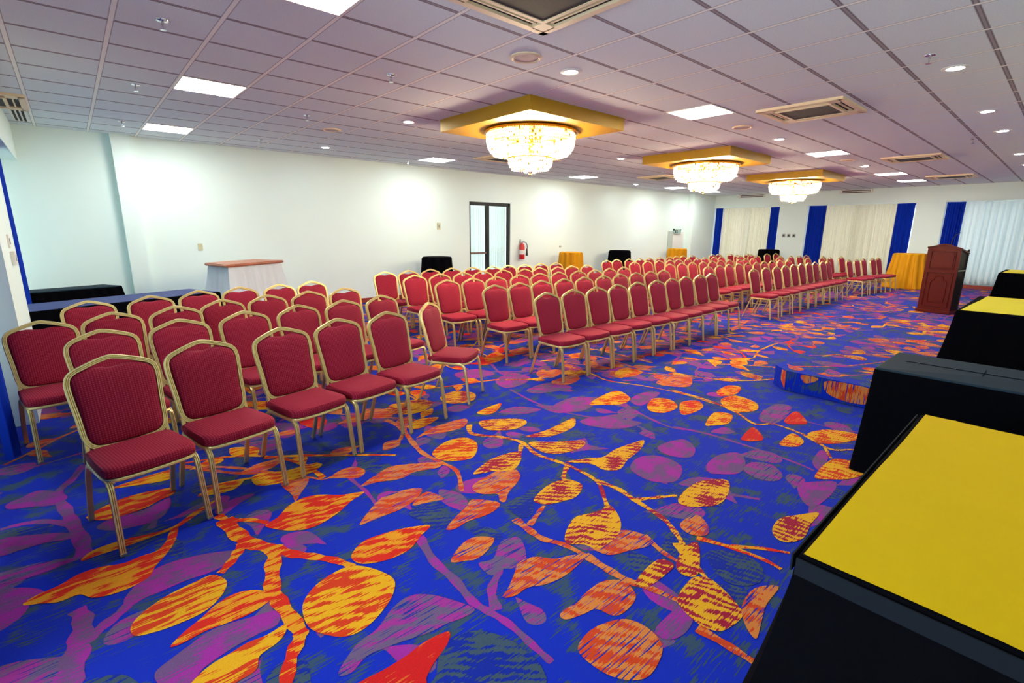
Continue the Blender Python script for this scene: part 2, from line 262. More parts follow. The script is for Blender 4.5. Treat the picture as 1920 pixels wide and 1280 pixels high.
# ------------------------------------------------------------ helpers
def obj(name, bm, mats, parent=None, smooth=False):
    me = bpy.data.meshes.new(name)
    bm.normal_update(); bm.to_mesh(me); bm.free()
    for mm in (mats if isinstance(mats, (list, tuple)) else [mats]): me.materials.append(mm)
    if smooth:
        me.polygons.foreach_set('use_smooth', [True]*len(me.polygons))
        me.set_sharp_from_angle(angle=math.radians(42))
    o = bpy.data.objects.new(name, me); C.objects.link(o)
    if parent: o.parent = parent
    return o

def tag(o, label=None, cat=None, group=None, kind=None):
    if label: o['label'] = label
    if cat: o['category'] = cat
    if group: o['group'] = group
    if kind: o['kind'] = kind
    return o

def thing(name, label, cat, loc=(0, 0, 0), rz=0, group=None):
    o = bpy.data.objects.new(name, None); C.objects.link(o)
    o.location = loc; o.rotation_euler = (0, 0, rz); o.empty_display_size = .1
    return tag(o, label, cat, group)

def copy_tree(o, parent=None):
    c = o.copy(); C.objects.link(c); c.parent = parent
    for ch in list(o.children): copy_tree(ch, c)
    return c

def box(bm, x0, x1, y0, y1, z0, z1, mi=0, bev=0):
    vs = [bm.verts.new((x, y, z)) for z in (z0, z1) for y in (y0, y1) for x in (x0, x1)]
    fs = []
    for q in ((0, 2, 3, 1), (4, 5, 7, 6), (0, 1, 5, 4), (1, 3, 7, 5), (3, 2, 6, 7), (2, 0, 4, 6)):
        f = bm.faces.new([vs[i] for i in q]); f.material_index = mi; fs.append(f)
    if bev:
        es = list({e for f in fs for e in f.edges})
        bmesh.ops.bevel(bm, geom=es, offset=bev, segments=2, affect='EDGES', clamp_overlap=True)
    return vs

def boxobj(name, dims, mat, parent=None, bev=0):
    bm = bmesh.new(); box(bm, *dims, bev=bev); return obj(name, bm, mat, parent)

def prism(bm, pts, z0, z1, mi=0):
    a = [bm.verts.new((x, y, z0)) for x, y in pts]; b = [bm.verts.new((x, y, z1)) for x, y in pts]
    n = len(pts)
    f = [bm.faces.new(a[::-1]), bm.faces.new(b)]
    for i in range(n): f.append(bm.faces.new((a[i], a[(i+1) % n], b[(i+1) % n], b[i])))
    for q in f: q.material_index = mi
    bmesh.ops.recalc_face_normals(bm, faces=f)

def lathe(bm, prof, n=32, c=(0, 0), mi=0):
    rings = []
    for r, z in prof:
        if r < 1e-5: rings.append([bm.verts.new((c[0], c[1], z))])
        else: rings.append([bm.verts.new((c[0]+r*math.cos(2*PI*i/n), c[1]+r*math.sin(2*PI*i/n), z)) for i in range(n)])
    fs = []
    for a, b in zip(rings, rings[1:]):
        for i in range(n):
            j = (i+1) % n
            if len(a) == 1 and len(b) == 1: continue
            if len(a) == 1: fs.append(bm.faces.new((a[0], b[j], b[i])))
            elif len(b) == 1: fs.append(bm.faces.new((a[i], a[j], b[0])))
            else: fs.append(bm.faces.new((a[i], a[j], b[j], b[i])))
    for f in fs: f.material_index = mi
    bmesh.ops.recalc_face_normals(bm, faces=fs)

def catmull(pts, k=4, closed=True):
    n = len(pts); out = []
    rng = range(n) if closed else range(n-1)
    for i in rng:
        g = (lambda j: pts[j % n]) if closed else (lambda j: pts[max(0, min(n-1, j))])
        p0, p1, p2, p3 = g(i-1), g(i), g(i+1), g(i+2)
        for s in range(k):
            t = s/k
            out.append(tuple(.5*((2*p1[d])+(-p0[d]+p2[d])*t+(2*p0[d]-5*p1[d]+4*p2[d]-p3[d])*t*t+(-p0[d]+3*p1[d]-3*p2[d]+p3[d])*t**3) for d in range(len(p1))))
    if not closed: out.append(tuple(pts[-1]))
    return out

def sweep(bm, path, nrm, prof, closed=False, caps=True, mi=0):
    """path: points of a planar curve whose plane has normal nrm; prof: (along nrm, in plane) pairs"""
    nrm = Vector(nrm).normalized(); P = [Vector(p) for p in path]; n = len(P); rings = []
    for i in range(n):
        a = P[i-1] if (i or closed) else P[0]; b = P[(i+1) % n] if (i < n-1 or closed) else P[-1]
        t = (b-a).normalized(); s = t.cross(nrm).normalized()
        rings.append([bm.verts.new(P[i]+nrm*u+s*w) for u, w in prof])
    m = len(prof); fs = []
    for i in range(n if closed else n-1):
        A, B = rings[i], rings[(i+1) % n]
        for j in range(m): fs.append(bm.faces.new((A[j], A[(j+1) % m], B[(j+1) % m], B[j])))
    if caps and not closed:
        fs.append(bm.faces.new(rings[0][::-1])); fs.append(bm.faces.new(rings[-1]))
    for f in fs: f.material_index = mi
    bmesh.ops.recalc_face_normals(bm, faces=fs)
    return fs

def pillow(bm, rings, mi=0):
    """rings: list of closed loops of equal length, last one capped by an ngon, first too"""
    R = [[bm.verts.new(p) for p in r] for r in rings]; n = len(R[0]); fs = []
    for a, b in zip(R, R[1:]):
        for i in range(n): fs.append(bm.faces.new((a[i], a[(i+1) % n], b[(i+1) % n], b[i])))
    fs.append(bm.faces.new(R[0][::-1])); fs.append(bm.faces.new(R[-1]))
    for f in fs: f.material_index = mi
    bmesh.ops.recalc_face_normals(bm, faces=fs)

# ------------------------------------------------------------ the room
ZC = 3.108; XW = 20.45; YW = 10.58; YR = -.78; XF = -.90
GX, GY = -.158, 4.294

def place_leaf(bm, kind, pts, z, seg=3):
    q = catmull(pts, seg)
    vs = [bm.verts.new((x, y, z)) for x, y in q]
    try: f = bm.faces.new(vs)
    except ValueError: return
    f.normal_update()
    if f.normal.z < 0: f.normal_flip()
    f.material_index = CK.index(kind)

def place_stem(bm, kind, pts, w, z, taper=True):
    q = catmull(pts, 4, closed=False); n = len(q); L = []; R_ = []
    for i, p in enumerate(q):
        a = q[max(0, i-1)]; b = q[min(n-1, i+1)]
        dx, dy = b[0]-a[0], b[1]-a[1]; l = math.hypot(dx, dy) or 1
        ww = w/2*((1-.45*i/n) if taper else 1)*(1+.18*math.sin(i*1.7))
        L.append(bm.verts.new((p[0]-dy/l*ww, p[1]+dx/l*ww, z))); R_.append(bm.verts.new((p[0]+dy/l*ww, p[1]-dx/l*ww, z)))
    for i in range(n-1):
        f = bm.faces.new((L[i], R_[i], R_[i+1], L[i+1])); f.normal_update()
        if f.normal.z < 0: f.normal_flip()
        f.material_index = CK.index(kind)

def leaf_shape(x, y, ang, ln, wd, r):
    """outline of one leaf starting at its stem end"""
    k = r.choice((0, 1, 2)); bend = r.uniform(-.25, .25)
    prof = {0: [(0, 0), (.12, .45), (.35, .95), (.6, .9), (.82, .5), (1, 0)],
            1: [(0, 0), (.1, .7), (.3, 1.), (.55, .75), (.8, .32), (1.05, .02)],
            2: [(0, 0), (.2, .2), (.45, .75), (.7, 1.), (.9, .7), (1, 0)]}[k]
    top = [(t*ln, h*wd/2+bend*ln*t*t) for t, h in prof]; bot = [(t*ln, -h*wd/2*r.uniform(.8, 1.1)+bend*ln*t*t) for t, h in prof[1:-1]]
    loc = top+bot[::-1]; c, s = math.cos(ang), math.sin(ang)
    return [(x+a*c-b*s, y+a*s+b*c) for a, b in loc]

def scatter(bm, x0, x1, y0, y1, z, r, ok, dens=1.0):
    """branches of leaves like the woven pattern, layered purple under orange"""
    area = (x1-x0)*(y1-y0); k = 0
    for layer, dn in ((('P', 'G', 'T', 'P', 'G'), 3.3), (('Y', 'O', 'M', 'R', 'O', 'Y', 'K', 'O'), 2.1)):
        lz = z+(.0006 if layer[0] == 'P' else .0016)
        occ = {}; sep = .175 if layer[0] == 'P' else .22
        for _ in range(int(area*dn*dens*1.5)):
            x, y = r.uniform(x0, x1), r.uniform(y0, y1); a = r.uniform(0, 2*PI) if r.random() < .3 else r.choice((-.5, 2.7))+r.uniform(-.5, .5)
            kind = r.choice(layer); pts = [(x, y)]; da = r.uniform(-.25, .25)
            for s in range(r.choice((3, 4, 5))):
                a += da+r.uniform(-.25, .25); x += .24*math.cos(a); y += .24*math.sin(a); pts.append((x, y))
            if any(not ok(px, py) for px, py in pts): continue
            m0 = pts[len(pts)//2]; c_ = (int(m0[0]/sep), int(m0[1]/sep))
            if any(math.hypot(m0[0]-u, m0[1]-v) < sep*.75 for i_ in (-1, 0, 1) for j_ in (-1, 0, 1) for u, v in occ.get((c_[0]+i_, c_[1]+j_), ())): continue
            place_stem(bm, kind, pts, r.uniform(.028, .05), lz+.000007*(k % 101))
            for i, (px, py) in enumerate(pts[1:]):
                sd = 1 if i % 2 else -1
                for q in range(2 if r.random() < (.6 if layer[0] == 'P' else .25) else 1):
                    la = a+sd*r.uniform(.5, 1.15)*(1 if q == 0 else -1); ln = r.uniform(.2, .4) if layer[0] == 'P' else r.uniform(.20, .36); wd = ln*r.uniform(.45, .75)
                    lf = leaf_shape(px, py, la, ln, wd, r)
                    if not all(ok(*p) for p in lf): continue
                    mx_, my_ = sum(p[0] for p in lf)/len(lf), sum(p[1] for p in lf)/len(lf); c_ = (int(mx_/sep), int(my_/sep))
                    if any(math.hypot(mx_-u, my_-v) < sep for i_ in (-1, 0, 1) for j_ in (-1, 0, 1) for u, v in occ.get((c_[0]+i_, c_[1]+j_), ())): continue
                    occ.setdefault(c_, []).append((mx_, my_))
                    k2 = kind if layer[0] == 'P' else r.choice((kind, kind, 'Y' if kind == 'R' else 'O'))
                    place_leaf(bm, k2, lf, lz+.0001+.000007*(k % 101), 2); k += 1
            k += 1

# traced area of the floor, seen right before the chairs
def in_poly(x, y, P):
    c = False; n = len(P)
    for i in range(n):
        x1, y1 = P[i]; x2, y2 = P[(i+1) % n]
        if (y1 > y) != (y2 > y) and x < (x2-x1)*(y-y1)/(y2-y1)+x1: c = not c
    return c
TR = [(-.9, 1.6), (.62, .85), (1.6, .42), (3.4, .6), (5.2, .85), (5.45, 2.15), (4.85, 2.75), (3.9, 3.4), (2.9, 3.75), (1.8, 3.2), (.9, 2.75), (.3, 3.4), (-.2, 4.3), (-.9, 4.6)]
STG = [(5.5, YR+.01), (5.5, 1.80), (5.65, 1.97), (14.6, 1.97), (14.6, YR+.01)]

bm = bmesh.new()
box(bm, XF-.3, XW+.5, YR-.2, YW+.3, -.12, 0, CK.index('B'))
r1 = random.Random(3)
scatter(bm, XF, XW+.2, YR+.2, YW-.05, 0, r1, lambda x, y: XF+.02 < x < XW+.1 and YR+.02 < y < YW-.03 and not in_poly(x, y, TR) and not in_poly(x, y, STG), 1.0)
def scraps(n, r):      # quiet purple, mauve and slate leaves woven under the bright ones
    for i in range(n):
        x, y = r.uniform(-.8, 5.3), r.uniform(.7, 4.2)
        if not in_poly(x, y, TR): continue
        ln = r.uniform(.18, .36); lf = leaf_shape(x, y, r.uniform(0, 2*PI), ln, ln*r.uniform(.4, .7), r)
        place_leaf(bm, r.choice('TGTPTG'), lf, .0004+.000003*(i % 120), 2)
scraps(150, random.Random(21))
for i, (k, p) in enumerate(LEAVES):
    pts = [(p[j]/100, p[j+1]/100) for j in range(0, len(p), 2)]
    place_leaf(bm, k, pts, (.0012 if k in 'PGT' else .0024)+.00001*i, 4)
for i, (k, w, p) in enumerate(STEMS):
    pts = [(p[j]/100, p[j+1]/100) for j in range(0, len(p), 2)]
    place_stem(bm, k, pts, w/100*1.25, (.0009 if k in 'PGT' else .0021)+.000005*i)
tag(obj('floor', bm, list(CM.values())), 'royal blue patterned carpet with woven orange and purple leaves', kind='structure')

# the stage covered with the same carpet
bm = bmesh.new(); prism(bm, STG, 0.006, .22, 0)
r2 = random.Random(11)
scatter(bm, 5.55, 14.5, .3, 1.95, .22, r2, lambda x, y: 5.53+max(0, (y-1.8)) < x < 14.55 and .25 < y < 1.95, 1.15)
for i, (k_, x, y, an, ln) in enumerate((('O', 5.62, 1.55, -1.0, .30), ('Y', 6.05, 1.30, -1.2, .30), ('M', 5.75, 1.12, -1.4, .34), ('P', 6.1, 1.75, -1.3, .4), ('O', 5.6, 1.72, .6, .25), ('P', 5.7, .95, -.9, .34), ('G', 6.3, 1.5, 2.4, .32), ('R', 6.35, 1.05, 1.9, .28), ('G', 5.95, 1.55, -2.6, .3))):
    place_leaf(bm, k_, leaf_shape(x, y, an, ln, ln*.55, r2), .2218+.00002*i)
place_stem(bm, 'P', [(5.58, 1.45), (6.0, 1.2), (6.5, .95)], .035, .2212); place_stem(bm, 'O', [(5.7, 1.85), (6.2, 1.45), (6.8, 1.2)], .03, .2214)
for kind, pts in (('O', [(1.02, .205), (.98, .12), (1.05, .05), (1.22, .03), (1.38, .06), (1.44, .13), (1.40, .205)]),
                  ('O', [(1.5, .205), (1.55, .15), (1.62, .13), (1.66, .205)])):
    q = catmull(pts, 3)
    f = bm.faces.new([bm.verts.new((5.497, y, z)) for y, z in q]); f.material_index = CK.index(kind)
q = [(5.50, 1.80, .21), (5.56, 1.865, .21), (5.56, 1.865, .10), (5.50, 1.80, .02)]
f = bm.faces.new([bm.verts.new((x-.003, y+.003, z)) for x, y, z in q]); f.material_index = CK.index('O')
tag(obj('low_stage', bm, list(CM.values())), 'low carpeted stage platform under the lectern and yellow-topped tables', 'stage')

bm = bmesh.new(); box(bm, XF-.3, XW+.5, YR-.2, YW+.3, ZC, ZC+.12)
tag(obj('ceiling', bm, ceiling_mat()), 'suspended ceiling of mineral fibre tiles in a light grid', kind='structure')

def struct(name, dims, mat, label=None, parent=None, multi=None):
    bm = bmesh.new()
    for d in ([dims] if not multi else multi): box(bm, *d)
    o = obj(name, bm, mat, parent)
    if not parent: tag(o, label, kind='structure')
    return o

DX0, DX1, DZ = 7.87, 9.29, 2.37
struct('wall_left', None, M['wall'], 'long white wall with a black framed door', multi=[(XF-.3, DX0, YW, YW+.2, 0, ZC), (DX1, XW+.5, YW, YW+.2, 0, ZC), (DX0, DX1, YW, YW+.2, DZ, ZC)])
struct('trim_1', (.70, .96, 10.43, YW, 0, ZC), M['wall'], 'shallow white pilaster on the long wall')
struct('trim_2', (18.75, XW, 10.30, YW, 0, ZC), M['wall'], 'white pilaster in the far corner')
struct('baseboard_left', None, M['redwood'], 'reddish wooden baseboard of the long wall', multi=[(.96, DX0-.02, YW-.02, YW, 0.006, .11), (DX1+.02, 18.75, YW-.02, YW, 0.006, .11)])
# far wall with three window bays under a bulkhead
XB = XW+.35
WIN = [(7.72, 10.30, 1), (3.60, 6.75, 2), (YR, 2.88, 3)]
struct('wall_back', None, M['wall'], 'far white wall with curtained window bays', multi=[
    (XW, XB+.15, YR, YW, 2.61, ZC), (XW+.03, XB+.15, 6.75, 7.72, 0, 2.61), (XW+.03, XB+.15, 2.88, 3.60, 0, 2.61),
    (XB, XB+.15, 7.72, 10.3, 0, .25), (XB, XB+.15, 3.6, 6.75, 0, .25), (XB, XB+.15, YR, 2.88, 0, .25), (XW+.03, XB+.15, 10.3, YW, 0, 2.61)])
struct('baseboard_back', None, M['redwood'], 'dark red baseboard under the far curtains', multi=[(XW-.02, XW+.03, YR, 10.3, 0.006, .12)])
def window(n, y0, y1, x, side=1, z0=.25, z1=2.61):
    bm = bmesh.new(); t = .06
    a, b = (x+.05*side, x+.11*side) if side > 0 else (x-.11, x-.05)
    for d in ((y0, y0+t, z0, z1), (y1-t, y1, z0, z1), (y0, y1, z0, z0+t), (y0, y1, z1-t, z1), ((y0+y1)/2-t/2, (y0+y1)/2+t/2, z0, z1)):
        box(bm, a, b, *d)
    f = obj('window_%d' % n, bm, M['white']); tag(f, 'white framed window behind the curtains', kind='structure')
    m_ = (a+b)/2
    bm = bmesh.new(); box(bm, m_-.004, m_+.004, y0+t, y1-t, z0+t, z1-t)
    obj('glass_pane', bm, M['outglass'], f)
for y0, y1, n in WIN: window(n, y0, y1, XB)
# wall with windows beside the camera
XP = -.42
struct('wall_front', None, M['wall'], 'white window wall nearest the camera', multi=[
    (XF-.2, XP, 5.66, 6.95, 0, 2.60), (XF-.2, XP, YR, YW, 2.60, ZC), (XF-.2, XP, YR, -.2, 0, 2.6), (XF-.2, XF-.02, -.2, 5.66, 0, .12), (XF-.2, XF-.02, 6.95, YW, 0, .12)])
window(4, -.2, 5.66, XF-.02, -1, .12, 2.60)
window(5, 6.95, YW, XF-.02, -1, .12, 2.60)
struct('wall_right', (XF-.2, XB+.15, YR-.15, YR, 0, ZC), M['wall'], 'white wall behind the presenters tables')

# ------------------------------------------------------------ curtains
def curtain(name, p0, p1, z0, z1, amp, waves, mat, label, cat='curtain', group=None, seed=0, thick=.006):
    r = random.Random(seed); x0, y0 = p0; x1, y1 = p1
    L = math.hypot(x1-x0, y1-y0); tx, ty = (x1-x0)/L, (y1-y0)/L; nx, ny = -ty, tx
    n = int(waves*10); ph = [r.uniform(-.5, .5) for _ in range(int(waves)+2)]; am = [r.uniform(.55, 1.2) for _ in range(int(waves)+2)]
    bm = bmesh.new(); rows = []
    zs = [z1, z1-.04, z1-.15, (z0*.4+z1*.6), (z0*.75+z1*.25), z0]
    for side in (0, 1):
        S = []
        for zi, z in enumerate(zs):
            g = (.35, .5, .8, 1, 1.1, 1.2)[zi]; row = []
            for i in range(n+1):
                u = i/n; w = u*waves; k = int(w)
                off = amp*g*am[k]*math.sin(2*PI*w+ph[k]*g*0.6)+amp*.25*math.sin(2*PI*w*2.3+k)*g*.5
                off += side*thick
                row.append(bm.verts.new((x0+tx*L*u+nx*off, y0+ty*L*u+ny*off, z)))
            S.append(row)
        for a, b in zip(S, S[1:]):
            for i in range(n): bm.faces.new((a[i], a[i+1], b[i+1], b[i]) if side else (a[i], b[i], b[i+1], a[i+1]))
        rows.append(S)
    F, B = rows
    for r0, r1_ in ((F[0], B[0]), (F[-1], B[-1])):
        for i in range(n): bm.faces.new((r0[i], r0[i+1], r1_[i+1], r1_[i]))
    for j in range(len(zs)-1):
        for i in (0, n): bm.faces.new((F[j][i], F[j+1][i], B[j+1][i], B[j][i]))
    bmesh.ops.recalc_face_normals(bm, faces=bm.faces[:])
    o = obj(name, bm, mat, smooth=True)
    return tag(o, label, cat, group)

xs = XW+.13; xb = XW+.12
GB = 'royal blue side curtains'; GS = 'sheer window curtains'
curtain('side_curtain', (xb-.02, 10.26), (xb-.02, 9.97), .03, 2.60, .03, 5, M['bluecurt'], 'royal blue curtain beside the far corner pilaster', group=GB, seed=1)
curtain('sheer_curtain', (xs, 9.98), (xs, 8.93), .14, 2.60, .032, 11, M['sheer'], 'cream sheer curtain, left half of the farthest corner window', group=GS, seed=2)
curtain('sheer_curtain', (xs+.02, 8.925), (xs+.02, 8.045), .14, 2.60, .032, 10, M['sheer'], 'cream sheer curtain, right half of the farthest corner window', group=GS, seed=3)
curtain('side_curtain', (xb-.05, 8.06), (xb-.05, 7.74), .03, 2.60, .03, 5, M['bluecurt'], 'royal blue curtain just left of the three wall sockets', group=GB, seed=4)
curtain('side_curtain', (xb-.02, 6.72), (xb-.02, 6.16), .03, 2.60, .035, 7, M['bluecurt'], 'royal blue curtain left of the middle window', group=GB, seed=5)
curtain('sheer_curtain', (xs+.02, 6.22), (xs+.02, 5.34), .14, 2.60, .032, 9, M['sheer'], 'cream sheer curtain, left half of the middle window', group=GS, seed=6)
curtain('sheer_curtain', (xs+.02, 5.335), (xs+.02, 4.02), .14, 2.60, .036, 14, M['sheer'], 'cream sheer curtain, right half of the middle window', group=GS, seed=7)
curtain('side_curtain', (xb-.03, 4.10), (xb-.03, 3.63), .03, 2.60, .035, 7, M['bluecurt'], 'royal blue curtain behind the golden round table', group=GB, seed=8)
curtain('side_curtain', (xb-.02, 2.85), (xb-.02, 2.42), .03, 2.60, .035, 7, M['bluecurt'], 'royal blue curtain behind the wooden lectern', group=GB, seed=9)
curtain('sheer_curtain', (xs+.02, 2.50), (xs+.02, YR+.05), .14, 2.60, .045, 24, M['sheerw'], 'white sheer curtain to the right of the lectern', group=GS, seed=10)
# near wall curtains
curtain('side_curtain', (-.53, 9.05), (-.51, 8.22), .03, 2.58, .03, 8, M['bluecurt'], 'royal blue curtain behind the narrow white wall pier', group=GB, seed=11)
curtain('side_curtain', (-.60, 5.50), (-.52, 4.75), .03, 2.58, .03, 8, M['bluecurt'], 'royal blue curtain behind the leftmost chair', group=GB, seed=12)
curtain('side_curtain', (-.56, 3.62), (-.56, 2.4), .03, 2.58, .03, 9, M['bluecurt'], 'royal blue curtain nearest the camera at the left edge', group=GB, seed=13)
curtain('sheer_curtain', (-.85, 5.64), (-.85, 3.7), .10, 2.58, .02, 20, M['sheerw'], 'pale sheer curtain at the left edge behind the blue one', group=GS, seed=14)
curtain('sheer_curtain', (-.86, 10.5), (-.86, 7.0), .10, 2.58, .02, 30, M['sheerw'], 'pale sheer curtain beside the far left table', group=GS, seed=15)

# ------------------------------------------------------------ door in the long wall
bm = bmesh.new()
FX = 8.50
for d in ((DX0, DX0+.05, 0, DZ), (DX1-.07, DX1, 0, DZ), (DX0, DX1, DZ-.09, DZ), (FX-.05, FX+.05, 0, DZ-.09), (DX0, DX1, 0.004, .05)):
    box(bm, d[0], d[1], YW+.02, YW+.10, d[2], d[3])
door = obj('door_1', bm, M['blkframe']); tag(door, 'black framed glass double door with pleated white curtains', kind='structure')
boxobj('door_rail', (DX0+.05, FX-.05, YW+.02, YW+.07, 1.02, 1.07), M['chrome'], door)
boxobj('glass_pane', (DX0+.05, FX-.05, YW+.072, YW+.078, .05, DZ-.09), M['outglass'], door)
boxobj('glass_pane', (FX+.05, DX1-.07, YW+.072, YW+.078, .05, DZ-.09), M['outglass'], door)
curtain('door_curtain', (DX0+.06, YW+.14), (FX-.04, YW+.14), .06, DZ-.10, .014, 18, M['sheerw'], 'pleated white curtain behind the left door leaf', group='door curtains', seed=21)
curtain('door_curtain', (FX+.04, YW+.14), (DX1-.08, YW+.14), .06, DZ-.10, .014, 20, M['sheerw'], 'pleated white curtain behind the right door leaf', group='door curtains', seed=22)
struct('wall_outer', (DX0-.5, DX1+.5, YW+.45, YW+.5, 0, ZC), M['wall'], 'corridor wall behind the glass door')
# exit door frame
bm = bmesh.new(); box(bm, 17.45, 17.75, YW-.05, YW, 0.006, 1.66, 0)
d2 = obj('door_2', bm, pbr('grey_green_frame', srgb(186, 200, 190), .6)); tag(d2, 'narrow grey door frame under the exit sign', kind='structure')
boxobj('door_leaf', (17.75, 18.6, YW-.03, YW, 0.006, 1.63), M['white'], d2)

# EXIT sign
es = thing('exit_sign', 'small white sign reading EXIT in dark green letters', 'sign', (18.05, YW-.06, 1.56))
boxobj('sign_panel', (-.24, .24, -.012, .012, 0, .17), M['signw'], es, .004)
bm = bmesh.new()
def glyph(bm, ch, x, h, w, t, y):
    def bar(ax, az, bx_, bz):
        dx, dz = bx_-ax, bz-az; l = math.hypot(dx, dz); px, pz = -dz/l*t/2, dx/l*t/2
        q = [(ax+px, az+pz), (bx_+px, bz+pz), (bx_-px, bz-pz), (ax-px, az-pz)]
        a = [bm.verts.new((x+u, y, v)) for u, v in q]; b = [bm.verts.new((x+u, y+.003, v)) for u, v in q]
        bm.faces.new(a); bm.faces.new(b[::-1])
        for i in range(4): bm.faces.new((a[i], b[i], b[(i+1) % 4], a[(i+1) % 4]))
    z = .035
    if ch == 'E':
        bar(t/2, z, t/2, z+h)
        for k in (t/2, h/2, h-t/2): bar(0, z+k, w, z+k)
    if ch == 'X': bar(t/2, z, w-t/2, z+h); bar(t/2, z+h, w-t/2, z)
    if ch == 'I': bar(w/2, z, w/2, z+h)
    if ch == 'T': bar(w/2, z, w/2, z+h); bar(0, z+h-t/2, w, z+h-t/2)
for i, ch in enumerate('EXIT'): glyph(bm, ch, -.215+i*.112, .105, .088, .026, -.016)
bmesh.ops.recalc_face_normals(bm, faces=bm.faces[:])
obj('lettering', bm, M['green'], es)
bm = bmesh.new(); box(bm, -.25, -.235, -.01, .06, .12, .19); box(bm, .235, .25, -.01, .06, .12, .19)
obj('bracket', bm, M['rubber'], es)

# ------------------------------------------------------------ banquet chairs
def back_pt(x, s, d=0):     # a point in the leaning plane of the back; s = height above floor, d = forward
    t = (s-.43)/.50
    return (x, .125+.12*t-d, s)
HALF = [(0, .930), (.035, .924), (.085, .909), (.135, .891), (.172, .875), (.196, .852), (.2055, .820), (.206, .78), (.203, .73), (.198, .67), (.194, .61), (.192, .565), (.189, .525), (.179, .492), (.155, .468), (.12, .457), (.05, .452)]
OUT = HALF+[(0, .452)]+[(-x, s) for x, s in HALF[:0:-1]]
bn = Vector((0, -.50, .12)).normalized()
PROFB = [(.014, -.011), (.014, -.0055), (.0095, -.004), (.014, -.0025), (.014, .0025), (.0095, .004), (.014, .0055), (.014, .011), (.006, .014), (-.010, .012), (-.013, 0), (-.010, -.012), (.006, -.014)]
def leg_prof(): return [(-.0125, -.009), (-.0055, -.011), (-.004, -.006), (-.0025, -.011), (.0025, -.011), (.004, -.006), (.0055, -.011), (.0125, -.009), (.0145, 0), (.0125, .009), (-.0125, .009), (-.0145, 0)]

def make_chair(stretch):
    t = thing('banquet_chair', '', 'chair')
    # seat
    so = [(-.19, .165), (-.10, .175), (0, .178), (.10, .175), (.19, .165), (.205, .12), (.212, 0), (.216, -.12), (.212, -.185), (.19, -.222), (.12, -.240), (0, -.246), (-.12, -.240), (-.19, -.222), (-.212, -.185), (-.216, -.12), (-.212, 0), (-.205, .12)]
    so = catmull(so, 2)
    def ring(k, z): return [(x*k, -.03+(y+.03)*k, z) for x, y in so]
    bm = bmesh.new()
    pillow(bm, [ring(.94, .402), ring(.985, .408), ring(1, .425), ring(.995, .443), ring(.965, .456), ring(.88, .463), ring(.6, .468), ring(.25, .470)])
    obj('seat', bm, M['chair'], t, smooth=True)
    # seat frame: the metal lip round the seat and the rails
    bm = bmesh.new()
    lip = [(x*.955, -.03+(y+.03)*.955, .394) for x, y in so]
    sweep(bm, lip, (0, 0, 1), [(-.009, -.008), (-.003, -.010), (0, -.008), (.003, -.010), (.009, -.008), (.009, .006), (-.009, .006)], closed=True)
    box(bm, -.19, .19, .08, .10, .380, .398); box(bm, -.19, .19, -.12, -.10, .380, .398)
    obj('seat_frame', bm, M['gold'], t, smooth=True)
    # backrest cushion
    bm = bmesh.new()
    ins = []
    for x, s in OUT:
        cx, cs = 0, .69
        l = math.hypot(x-cx, s-cs); k = (l-.014)/l
        xx, ss = cx+(x-cx)*k, cs+(s-cs)*k
        if s > .89: ss = min(ss, .888-.012*(1-min(1, abs(x)/.1)))
        ins.append((xx, ss))
    ins = catmull(ins, 2)
    def bring(k, d): return [back_pt(x*k, .67+(s-.67)*k, d) for x, s in ins]
    pillow(bm, [bring(.90, -.012), bring(.98, -.009), bring(1, 0), bring(.985, .012), bring(.95, .019), bring(.86, .025), bring(.6, .030), bring(.25, .032)])
    obj('backrest', bm, M['chair'], t, smooth=True)
    # back frame
    bm = bmesh.new()
    path = [back_pt(x, s) for x, s in catmull(OUT, 2)]
    sweep(bm, path, bn, PROFB, closed=True)
    for s in (-1, 1):
        sweep(bm, [(s*.186, .143, .53), (s*.190, .128, .45), (s*.196, .115, .395)], (0, 1, 0), [(-.008, -.009), (.008, -.009), (.008, .009), (-.008, .009)])
    obj('back_frame', bm, M['gold'], t, smooth=True)
    # legs, one inverted U per side split into a front and a rear leg
    for s in (-1, 1):
        x = s*.199
        front = [(x+s*.008, -.262, .004), (x+s*.003, -.240, .20), (x, -.222, .33), (x, -.208, .368), (x, -.182, .386), (x, -.14, .388), (x, -.03, .388)]
        rear = [(x, -.03, .388), (x, .07, .388), (x, .112, .382), (x, .136, .358), (x+s*.002, .160, .31), (x+s*.006, .205, .17), (x+s*.007, .262, .004)]
        for q in (front, rear):
            bm = bmesh.new()
            sweep(bm, catmull(q, 3, closed=False), (1, 0, 0), leg_prof())
            f = q[0] if q is front else q[-1]
            box(bm, f[0]-.014, f[0]+.014, f[1]-.011, f[1]+.011, 0, .016, 1, .003)
            obj('leg', bm, [M['gold'], M['foot']], t, smooth=True)
        if stretch:
            bm = bmesh.new()
            sweep(bm, [(x, -.236, .285), (x, .172, .285)], (1, 0, 0), [(-.006, -.006), (.006, -.006), (.006, .006), (-.006, .006)])
            obj('stretcher', bm, M['gold'], t)
    return t

